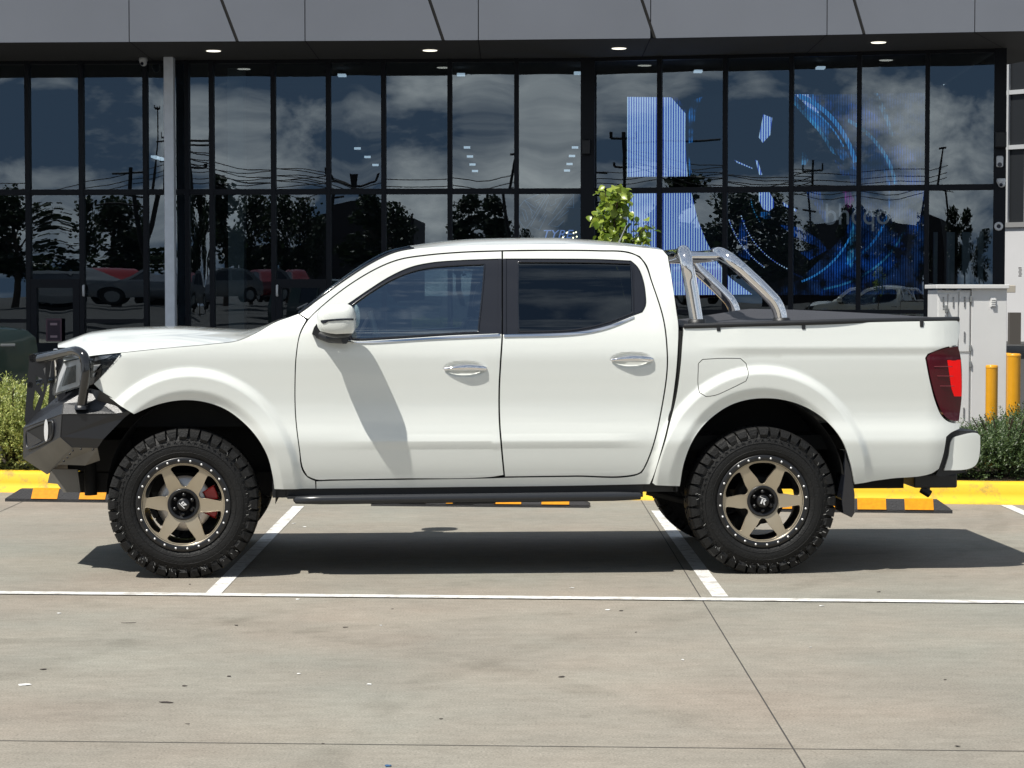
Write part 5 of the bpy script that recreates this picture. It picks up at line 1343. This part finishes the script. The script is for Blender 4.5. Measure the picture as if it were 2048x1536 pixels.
p = ypt(2020, 578, 48.0); mb = MB(); mb.box((p.x - .12, p.y - .1, p.z - .08), (p.x + .10, p.y + .1, p.z + .08), bev=.01); o = mb.build('wall_box', mat('wall_box_cream', (.55, .50, .42), .7)); tag(o, 'small cream box fixed to the white wall beside the cabinet', 'wall box')
mb = MB()
for k in range(5):
    p = ypt(2040 + .8 * (k % 2), 536 + k * 4, 47.6); mb.box((p.x - .03, p.y - .02, p.z - .012), (p.x + .03, p.y + .02, p.z + .012))
mb.build('vent', M_matt, rb_)

# ================================================================= CABINET, BOLLARDS
M_cab = mat('cabinet_paint', (.70, .70, .69), .45, noise=.03, nscale=3)
cab = empty('electrical_cabinet', ypt(1940, 860, 20), R(-2), 'white electrical cabinet with louvred doors behind the rear of the truck', 'electrical cabinet')
sc = 20 / F; X = lambda px: (px - 1940) * sc; Z = lambda py: (860 - py) * sc
mb = MB(); mb.box((X(1874), .02, -.45), (X(1940), .6, Z(580)), bev=.004); mb.box((X(1941), 0, -.45), (X(2011), .6, Z(576)), bev=.004); mb.build('body', M_cab, cab)
mb = MB(); mb.box((X(1869), -.04, Z(577)), (X(2014), .64, Z(569)), bev=.004); mb.build('top', M_cab, cab)
for a, b, c, d in ((1876, 1893, 587, 800), (1895, 1914, 587, 800), (1917, 1937, 584, 703), (1917, 1937, 709, 855)):
    mb = MB(); mb.box((X(a), .004, Z(d)), (X(b), .018, Z(c)), bev=.002); dr = mb.build('door', M_cab, cab)
    mb = MB()
    for y0 in ([594, d - 40] if d < 900 else []):
        for k in range(7): mb.box((X((a+b)/2 - 1), -.004, Z(y0 + k * 3 + 1.4)), (X((a+b)/2 + 1.6), .006, Z(y0 + k * 3)), 0)
    mb.build('louvre', mat('louvre_shade', (.18, .18, .18), .6), dr)
mb = MB(); mb.box((X(1888), -.03, Z(624)), (X(1893), .01, Z(610)), bev=.003); mb.box((X(1883), -.03, Z(620)), (X(1896), -.015, Z(617)), bev=.002); mb.build('latch', M_greyi, cab)
mb = MB(); mb.box((X(1978), -.008, Z(614)), (X(1990), .004, Z(594)), bev=.002)
for k in range(4): mb.box((X(1980), -.022, Z(600 + k * 4)), (X(1988), -.006, Z(598 + k * 4)), bev=.002)
mb.build('vent', M_cab, cab)
mb = MB()
for y0 in (592, 690, 722, 845): mb.box((X(1938), -.016, Z(y0 + 12)), (X(1941.5), .004, Z(y0)), bev=.002)
mb.build('hinge', M_greyi, cab)
M_bol = mat('bollard_yellow', (.72, .33, .006), .4, coat=.3, noise=.05)
def bollard(px, pyt, D, w, label):
    p = ypt(px, 590, D); top = H + (590 - pyt) * D / F; e = empty('bollard', (p.x, p.y, .1), 0, label, 'bollard', 'yellow bollards guarding the cabinet'); r = w * D / F / 2
    mb = MB(); mb.lathe([(r, 0), (r, top - .1 - .02)], (0, 0, 0), 'z', 28); mb.build('post', M_bol, e); mb = MB(); mb.lathe([(r * 1.03, top - .125), (r * 1.03, top - .108), (r * .85, top - .1), (0, top - .097)], (0, 0, 0), 'z', 28); mb.build('cap', M_bol, e)
bollard(1985, 730, 18.2, 24, 'yellow bollard standing nearest, directly in front of the white cabinet')
bollard(2029, 707, 19.6, 27, 'taller yellow bollard at the right edge beside the cabinet')
bollard(2013, 706, 21.5, 22, 'yellow bollard mostly hidden behind the one at the right edge')

# ================================================================= PLANTS
def leafmat(name, c1, c2, rough=.45, trans=.25):
    m = bpy.data.materials.new(name); m.use_nodes = True; t = m.node_tree; b = t.nodes['Principled BSDF']; L = t.links.new
    g = t.nodes.new('ShaderNodeNewGeometry'); r = t.nodes.new('ShaderNodeValToRGB'); r.color_ramp.elements[0].color = (*c1, 1); r.color_ramp.elements[1].color = (*c2, 1)
    L(g.outputs['Random Per Island'], r.inputs[0]); L(r.outputs[0], b.inputs['Base Color']); b.inputs['Roughness'].default_value = rough
    tl = t.nodes.new('ShaderNodeBsdfTranslucent'); L(r.outputs[0], tl.inputs[0]); mx_ = t.nodes.new('ShaderNodeMixShader'); mx_.inputs[0].default_value = trans
    o = [n_ for n_ in t.nodes if n_.type == 'OUTPUT_MATERIAL'][0]; L(b.outputs[0], mx_.inputs[1]); L(tl.outputs[0], mx_.inputs[2]); L(mx_.outputs[0], o.inputs[0]); return m
M_hl = leafmat('hedge_leaf_light', (.14, .20, .03), (.48, .50, .16)); M_hd = leafmat('hedge_leaf_dark', (.025, .055, .014), (.10, .15, .045)); M_sap = leafmat('sapling_leaf', (.10, .18, .015), (.34, .42, .06), .3, .35)
M_tree = leafmat('tree_leaf', (.008, .015, .006), (.03, .05, .015)); M_bark = mat('bark', (.07, .05, .035), .9, noise=.3)
def shrubmesh(seed, nsh=1500, rx=.62, ry=.62, h=.8, L=.06, lw=.011):
    rg = np.random.default_rng(seed); V = []; Fc = []
    lob = [(rg.uniform(-.4, .4) * rx, rg.uniform(-.4, .4) * ry, rg.uniform(.15, .8) * h, rg.uniform(.38, .6)) for _ in range(14)]
    for i in range(nsh):
        c = lob[rg.integers(14)]; u = rg.normal(size=3); u /= np.linalg.norm(u); u[2] = abs(u[2]) * .9 if rg.random() < .6 else u[2]
        rr_ = c[3] * (.55 + .5 * rg.random() ** .5); p = np.array([c[0] + u[0] * rr_ * rx * 1.15, c[1] + u[1] * rr_ * ry * 1.15, max(.03, c[2] * .75 + u[2] * rr_ * h * .62)])
        d = u * .8 + np.array([0, 0, .75]) + rg.normal(size=3) * .25; d /= np.linalg.norm(d); ln = L * rg.uniform(.7, 1.5)
        for k in range(6):
            q = p + d * ln * k / 5; a = rg.normal(size=3); a = a - d * a.dot(d); a /= np.linalg.norm(a); o = a * .75 + d * .65; o /= np.linalg.norm(o); s_ = np.cross(o, d); s_ /= (np.linalg.norm(s_) + 1e-9)
            l2 = .026 * rg.uniform(.7, 1.3); b = len(V); V += [q, q + o * l2 * .5 + s_ * lw * .5, q + o * l2, q + o * l2 * .5 - s_ * lw * .5]; Fc.append((b, b+1, b+2, b+3))
    return [tuple(v) for v in V], Fc
def shrub(proto_v, proto_f, name, m, loc, rz_, sc_, label, grp, core=True):
    e = empty(name, loc, rz_, label, 'shrub', grp); e.scale = sc_
    mb = MB(); mb.add(proto_v, proto_f); f_ = mb.build('foliage', m, e)
    mb = MB(); rg = random.Random(5)
    for k in range(14): a = rg.uniform(0, 6.28); r_ = rg.uniform(.1, .4); mb.tube([(0, 0, -.02), (r_ * .4 * math.cos(a), r_ * .4 * math.sin(a), .3), (r_ * math.cos(a), r_ * math.sin(a), .6)], [.012, .009, .004], 5)
    mb.build('stem', M_bark, e); return e
sv, sf = shrubmesh(1, 4200); pr1 = shrub(sv, sf, 'shrub', M_hl, kp(0, .9, .1), 0, (1, 1, 1), 'yellow green bushy shrub at the left edge behind the kerb', 'shrubs in the garden bed')
def dup(e, loc, rz_, sc_, label, m=None):
    c = copytree(e); c.location = loc; c.rotation_euler = (0, 0, rz_); c.scale = sc_; c['label'] = label; return c
pr1.location = ypt(20, 590, 17.6) * 1; pr1.location.z = .11; pr1.scale = (1.0, 1.0, 1.13)
def gl(px, D, z=.11): p = ypt(px, 590, D); p.z = z; return p
dup(pr1, gl(-130, 17.9), 2.2, (1, 1, 1.15), 'yellow green shrub cut by the left edge of the photo'); dup(pr1, gl(150, 17.5), 1.1, (1.0, 1, 1.0), 'yellow green shrub half hidden by the front bar of the truck')
dup(pr1, gl(330, 17.8), 4.0, (1, 1, .95), 'yellow green shrub hidden behind the front wheel arch')
sv, sf = shrubmesh(2, 4600, .66, .62, .62, .07, .010); pr2 = shrub(sv, sf, 'shrub', M_hd, gl(2010, 16.9), 0, (1, 1, .80), 'dark green spiky shrub at the right edge behind the yellow kerb', 'shrubs in the garden bed')
dup(pr2, gl(2120, 17.4), 1.9, (1.1, 1, .98), 'tallest dark green spiky shrub, cut by the right edge'); dup(pr2, gl(1890, 16.9), 3.0, (.8, .85, .52), 'low dark green shrub below the rear bumper of the truck')
dup(pr2, gl(1720, 17.2), 4.3, (.9, .9, .5), 'low dark green shrub hidden behind the rear of the tub')
# sapling
e = empty('young_tree', gl(1236, 17.4), 0, 'young leafy bright green tree rising just behind the truck roof', 'tree')
mb = MB(); ex = e.location
def tp(px, py, dy=0.0): p = ypt(px, py, 17.4 + dy); return p - e.location
trunk = [(0, 0, 0), tp(1238, 620), tp(1232, 540), tp(1228, 470), tp(1230, 420), tp(1236, 375)]
mb.tube(trunk, [.022, .018, .014, .010, .007, .004], 8); br = []
rs = random.Random(21)
for (x0, y0, x1, y1) in ((1234,560,1185,485),(1235,590,1195,500),(1235,600,1290,520),(1236,570,1296,445),(1232,520,1288,455),(1230,500,1270,470),(1229,470,1190,425),(1228,450,1250,385),(1229,440,1210,385),(1230,480,1204,455),(1232,430,1236,372)):
    dy = rs.uniform(-.22, .22); a = tp(x0, y0); b = tp(x1, y1, dy); m_ = a.lerp(b, .5) + Vector((0, 0, -.03)); mb.tube([a, m_, b], [.008, .006, .003], 5); br.append((a, b))
mb.build('trunk', M_bark, e)
mb = MB()
def leaf(mb, c, d, n_, s_):
    d = d.normalized(); w = d.cross(n_).normalized(); n_ = w.cross(d).normalized(); P = []
    for t, wd in ((0, .05), (.2, .42), (.45, .55), (.7, .40), (1.0, .02)):
        cen = c + d * s_ * t - n_ * s_ * .22 * t * t; P.append([cen - w * s_ * wd * .8 + n_ * s_ * .12 * wd * 2, cen, cen + w * s_ * wd * .8 + n_ * s_ * .12 * wd * 2])
    mb.grid(P, smooth=True)
for (a, b) in br:
    L_ = (b - a).length; k_ = int(L_ / .0125)
    for i in range(k_):
        t = .25 + .78 * i / k_; c = a.lerp(b, t) + Vector((rs.gauss(0, .035), rs.gauss(0, .05), rs.gauss(0, .03)))
        leaf(mb, c, Vector((rs.gauss(0, .8), rs.gauss(-.2, .7), rs.gauss(-.5, .55))), Vector((rs.gauss(0, .5), rs.gauss(-.6, .5), 1)), rs.uniform(.045, .082))
for i in range(190):
    t = rs.random(); px = 1232 + rs.gauss(-4, 13 + 9 * t); py = 378 + 112 * t; c = tp(px, py, rs.gauss(0, .1)); leaf(mb, c, Vector((rs.gauss(0, .8), rs.gauss(-.2, .7), rs.gauss(-.5, .55))), Vector((rs.gauss(0, .5), rs.gauss(-.6, .5), 1)), rs.uniform(.045, .082))
mb.build('crown', M_sap, e)

# ================================================================= VEHICLES AROUND
def simplecar(name, label, cat, loc, rz_, top, wheels, W_, col, glassq, grp=None, rr_=.34, corner=40):
    """top: closed side outline (x,z) nose at -x ; wheels [(x)] ; side windows polygons"""
    e = empty(name, loc, rz_, label, cat, grp); M_ = mat(name + '_paint_%d' % (int(col[0] * 1000)), col, .3, coat=.7)
    q = [tuple(v) for v in catmull([(x, z) for x, z in top], True, .08, corner)]
    zmax = max(z for x, z in q); zb = .9 * zmax * .6
    f = lambda x, z: (.02 + .30 * max(0, z - .62 * zmax) / (.38 * zmax) * .75 + .10 * max(0, (.45 - z)) + .0)
    V, T, lo_ = tri2d(q, glassq, .12); mb = MB()
    for s_ in (1, -1):
        vs = [(x, (f(x, z) if s_ > 0 else W_ - f(x, z)), z) for x, z in V]; mb.add(vs, [t if s_ > 0 else t[::-1] for t in T], 0, True)
    L0 = lo_[0]; m_ = len(L0); A = [(V[i][0], f(*V[i]), V[i][1]) for i in L0]; vs = []
    for (x, y, z) in A:
        for u in (0, .12, .5, .88, 1): cz = .03 * (1 - (2 * u - 1) ** 2) if z > .6 * zmax else 0; vs.append((x, y + (W_ - 2 * y) * u, z + cz))
    mb.add(vs, [(i*5+k, i*5+k+1, ((i+1) % m_)*5+k+1, ((i+1) % m_)*5+k) for i in range(m_) for k in range(4)], 0, True)
    mb.build('body', M_, e)
    for g in glassq:
        for s_ in (1, -1):
            mb = MB(); mb.add([(x, (f(x, z) + .012 if s_ > 0 else W_ - f(x, z) - .012), z) for x, z in g], [list(range(len(g)))]); mb.build('side_window', M_piano, e)
    for xw in wheels:
        for s_ in (1, -1):
            y0 = .03 if s_ > 0 else W_ - .25; w = MB(); w.lathe([(rr_ * .62, .02), (rr_ * .9, 0), (rr_, .03), (rr_, .19), (rr_ * .9, .22), (rr_ * .62, .20)], (xw, y0, rr_), 'y', 28, closed=False); wo_ = w.build('wheel', M_rubber, e)
            w = MB(); yy = .03 if s_ > 0 else W_ - .03; w.lathe([(0, .0), (rr_ * .2, .0), (rr_ * .62, .02 * s_)], (xw, yy, rr_), 'y', 20); w.build('rim', M_greyi, wo_)
    return e
def arched(xs, zb, r=.40):
    out = []
    for xw in xs: out += [(xw + r, zb)] + [(xw + r * math.cos(a), .34 + r * math.sin(a)) for a in (R(20), R(55), R(90), R(125), R(160))] + [(xw - r, zb)]
    return out
# dark green ute parked beyond the hedge: rear at +x
gu_top = [(-3.5, .45), (-3.52, 1.0), (-3.45, 1.6), (-3.3, 1.82), (-1.2, 1.84), (-1.0, 1.80), (-.52, 1.30), (-.50, 1.22), (-.44, 1.20), (-.1, 1.17), (-.02, 1.10), (0, .95), (0, .50)] + arched([-.62], .48, .40) + arched([-2.75], .48, .40)
gw = [[(-1.95, 1.22), (-1.95, 1.70), (-1.10, 1.70), (-.72, 1.32), (-.72, 1.22)], [(-2.9, 1.22), (-2.9, 1.70), (-2.03, 1.70), (-2.03, 1.22)]]
gp = ypt(76, 590, 21.0)
gu = simplecar('green_four_wheel_drive', 'dark green boxy four wheel drive seen past the shrubs at the left edge', 'car', (gp.x, gp.y, .02), R(28), gu_top, (-.62, -2.75), 1.75, (.004, .020, .013), gw, rr_=.37, corner=14)
mb = MB(); mb.tube(catmull([(-.62 + .43 * math.cos(a), .0, .34 + .43 * math.sin(a)) for a in [R(k * 15) for k in range(1, 12)]], False, .05), .035, 8); mb.build('wheel_flare', M_black, gu)
mb = MB(); mb.box((-.36, .015, 1.02), (-.22, .03, 1.045), bev=.004); mb.build('side_marker', M_greyi, gu)

# mirror of a virtual (seen in the glass) position back into the real world, in front of the facade
def real(px, Dt, z=0.0):
    v = ypt(px, 590, Dt); n_ = fnorm(px); o = fac(px); v = Vector((v.x, v.y, 0)); o.z = 0; d = (v - o).dot(n_); r_ = v - n_ * (2 * d); r_.z = z; return r_
hatch = [(-2.0, .35), (-2.05, .62), (-1.9, .78), (-1.1, .95), (-.45, 1.42), (.3, 1.50), (1.2, 1.42), (1.75, 1.05), (1.95, .92), (2.0, .6), (1.95, .35)] + arched([1.28], .28, .38) + arched([-1.28], .28, .38)
hw = [[(-.85, .98), (-.38, 1.36), (.2, 1.42), (.2, .98)], [(.27, .98), (.27, 1.42), (1.05, 1.36), (1.45, 1.05), (1.4, .98)]]
for i, (px, Dt, z, col, lab, rz_) in enumerate(((232, 100, 1.1, (.25, .006, .010), 'red hatchback parked opposite the left entrance, seen mirrored in the glass', 62), (310, 92, 1.1, (.12, .13, .15), 'silver hatchback parked opposite the pale pillar, seen mirrored in the glass', 25), (165, 94, 1.1, (.16, .17, .18), 'pale grey hatchback parked opposite the notice board, seen mirrored in the glass', 35), (585, 100, 1.1, (.14, .005, .010), 'dark red hatchback parked opposite the second entrance, seen mirrored in the glass', 55), (440, 94, 1.1, (.10, .105, .11), 'grey hatchback parked opposite the beige column, seen mirrored in the glass', -25))):
    p = real(px, Dt, z); simplecar('parked_car', lab, 'car', p, R(rz_), hatch, (-1.28, 1.28), 1.75, col, hw, 'cars parked across the road')
# trees mirrored in the glazing
def treemesh(seed, h, r, n=2600, leaf=.34):
    rg = np.random.default_rng(seed); V = []; Fc = []; lob = []
    for k in range(16):
        t = rg.uniform(.30, .95); a = rg.uniform(0, 6.28); rr_ = r * .62 * math.sin(math.pi * min(1, t * .9 + .1)) * rg.uniform(.2, 1); lob.append((rr_ * math.cos(a), rr_ * math.sin(a), h * t, r * rg.uniform(.25, .5)))
    for i in range(n):
        c = lob[rg.integers(16)]; u = rg.normal(size=3); u /= np.linalg.norm(u); q = np.array(c[:3]) + u * c[3] * rg.uniform(.4, 1.1); q[2] = min(q[2], h); a = rg.normal(size=3); a /= np.linalg.norm(a); b = np.cross(a, rg.normal(size=3)); b /= np.linalg.norm(b); s_ = leaf * rg.uniform(.5, 1.1); k = len(V)
        V += [q - a * s_ * .5, q + b * s_ * .4, q + a * s_ * .5, q - b * s_ * .4]; Fc.append((k, k+1, k+2, k+3))
    return [tuple(v) for v in V], Fc
prot = []
for sd, h, r in ((1, 8, 2.8), (2, 8, 1.9), (3, 8, 2.3)):
    v, f_ = treemesh(sd, h, r); prot.append((v, f_, h, r))
tmesh = {}
def tree(k, px, Dt, pyt, wsc, label):
    v, f_, h, r = prot[k]; top = H + (590 - pyt) * Dt / F; sc_ = (top - 1.0) / h; p = real(px, Dt, 1.0)
    e = empty('tree', p, px * .37, label, 'tree', 'trees across the road'); e.scale = (sc_ * wsc, sc_ * wsc, sc_)
    if k not in tmesh:
        mb = MB(); mb.add(v, f_); o = mb.build('crown', M_tree, e); mb = MB(); mb.tube([(0, 0, -.2), (.05, 0, h * .4), (0, .1, h * .8)], [.18, .12, .04], 8)
        for q in range(7): a = q * 2.4; mb.tube([(0, 0, h * (.25 + q * .06)), (r * .4 * math.cos(a), r * .4 * math.sin(a), h * (.45 + q * .06))], [.06, .02], 5)
        t = mb.build('trunk', M_bark, e); tmesh[k] = (o, t)
    else:
        for o in tmesh[k]: c = o.copy(); COL.objects.link(c); c.parent = e
for k, px, Dt, pyt, w, lab in ((2, 15, 120, 385, 1.2, 'tree furthest left of those mirrored in the glazing'), (0, 95, 125, 412, 1.1, 'broad tree mirrored above the notice board'), (1, 160, 118, 400, .9, 'narrow tree mirrored in the left door bay'), (2, 210, 122, 402, 1.1, 'dark tree mirrored beside the left power pole'), (0, 262, 126, 425, .9, 'rounded tree mirrored left of the pale pillar'), (1, 315, 124, 432, 1.0, 'low dark tree mirrored just left of the pale pillar'),
                               (1, 395, 122, 400, 1.0, 'tree mirrored just right of the pale pillar'), (1, 455, 112, 342, 1.2, 'tallest pale topped tree mirrored in the beige column bay'), (2, 520, 118, 375, 1.1, 'tree mirrored in the bay before the second door'), (0, 590, 116, 388, 1.2, 'broad tree mirrored above the second door'), (0, 640, 124, 430, .8, 'low tree mirrored right of the second door'),
                               (1, 750, 122, 398, .9, 'narrow tree of the pair mirrored above the windscreen'), (0, 800, 124, 405, 1.0, 'broad tree of the pair mirrored above the windscreen'), (1, 945, 120, 404, .9, 'left tree of the pair mirrored above the front door'), (1, 978, 122, 408, .8, 'right tree of the pair mirrored above the front door'), (0, 1010, 130, 460, .8, 'low bush like tree mirrored left of the logo sign')):
    tree(k, px, Dt, pyt, w, lab)
M_pole = mat('pole_dark', (.02, .018, .016), .8)
def pole(px, Dt, pyt, label, name, cat, arms, r=.14, grp=None):
    p = real(px, Dt, 1.0); top = H + (590 - pyt) * Dt / F - 1.0; e = empty(name, p, 0, label, cat, grp); mb = MB(); mb.tube([(0, 0, 0), (0, 0, top)], [r, r * .7], 8); mb.build('post', M_pole, e)
    d = (Vector((0, 0, 0)) - Vector((1, 0, 0)))
    mb = MB()
    for (z, w, up) in arms:
        mb.tube([(-w, 0, top - z), (w, 0, top - z)], .06, 6)
        for k in (-1, 1):
            if up: mb.tube([(k * w, 0, top - z), (k * w, 0, top - z + up)], .05, 5)
    if arms: mb.build('cross_arm', M_pole, e)
    return p, top + 1.0
P1 = pole(240, 120, 332, 'dark power pole with stacked cross arms mirrored in the left glazing', 'power_pole', 'power pole', [(.3, .9, 0), (1.6, 1.1, .2), (2.0, .8, .2), (2.5, 1.6, .3)], grp='power poles across the road')
P2 = pole(697, 110, 328, 'slim power pole with a single raised cross arm mirrored above the bonnet', 'power_pole', 'power pole', [(.55, .55, .35), (2.0, .45, 0)], .09, 'power poles across the road')
P3 = pole(1258, 110, 270, 'power pole with brackets mirrored beside the lit screen', 'power_pole', 'power pole', [(.3, .4, .3), (1.6, .4, .2)], .09, 'power poles across the road')
pole(320, 100, 208, 'tall floodlight pole mirrored just left of the pale pillar', 'light_pole', 'light pole', [(.1, .25, .15)], .10, 'light poles across the road')
pole(389, 120, 280, 'double armed street light mirrored right of the pale pillar', 'light_pole', 'light pole', [(.1, 2.1, .05)], .07, 'light poles across the road')
pole(994, 105, 310, 'single floodlight pole mirrored above the front door', 'light_pole', 'light pole', [(.05, .25, 0)], .08, 'light poles across the road')
mb = MB()
def wire(a, b, za, zb, sag):
    a = Vector((a.x, a.y, za)); b = Vector((b.x, b.y, zb)); mb.tube([a.lerp(b, t / 14) - Vector((0, 0, sag * 4 * (t / 14) * (1 - t / 14))) for t in range(15)], .022, 4)
pL, pR = real(-300, 120), real(1900, 105)
for dz in (0, .35, .6):
    wire(pL, P1[0], 7.0 - dz, P1[1] - .3 - dz, .6); wire(P1[0], P2[0], P1[1] - .3 - dz, P2[1] - .5 - dz, -.25); wire(P2[0], P3[0], P2[1] - .5 - dz, P3[1] - .8 - dz, .9); wire(P3[0], pR, P3[1] - .8 - dz, 7.4 - dz, .7)
o = mb.build('power_line', M_pole); tag(o, 'thin sagging power lines mirrored across the showroom glass', 'power lines')
# dark warehouse mirrored at right
a, b = real(1500, 138), real(1853, 134); a.z = b.z = 0; d_ = (b - a).normalized(); n_ = Vector((-d_.y, d_.x, 0)); n_ = n_ if n_.y > 0 else -n_
M_ware = mat('warehouse_cladding', (.035, .028, .030), .7); wz = H + (590 - 425) * 134 / F
wh = empty('warehouse', (0, 0, 0), 0, 'dark brown clad warehouse across the road mirrored in the right glazing', 'building')
c1 = a.lerp(b, .30); mb = MB()
def poly3(pts): return [Vector((p.x, p.y, z)) for p, z in pts]
mb.prism(poly3([(a, 1), (b, 1), (b, wz - .2), (a.lerp(b, .75), wz + .35), (c1, wz - .1), (c1, wz - 1.9), (a, wz - 2.1)]), tuple(-n_ * 10)); mb.build('wall', M_ware, wh)
S.cycles.samples = 96
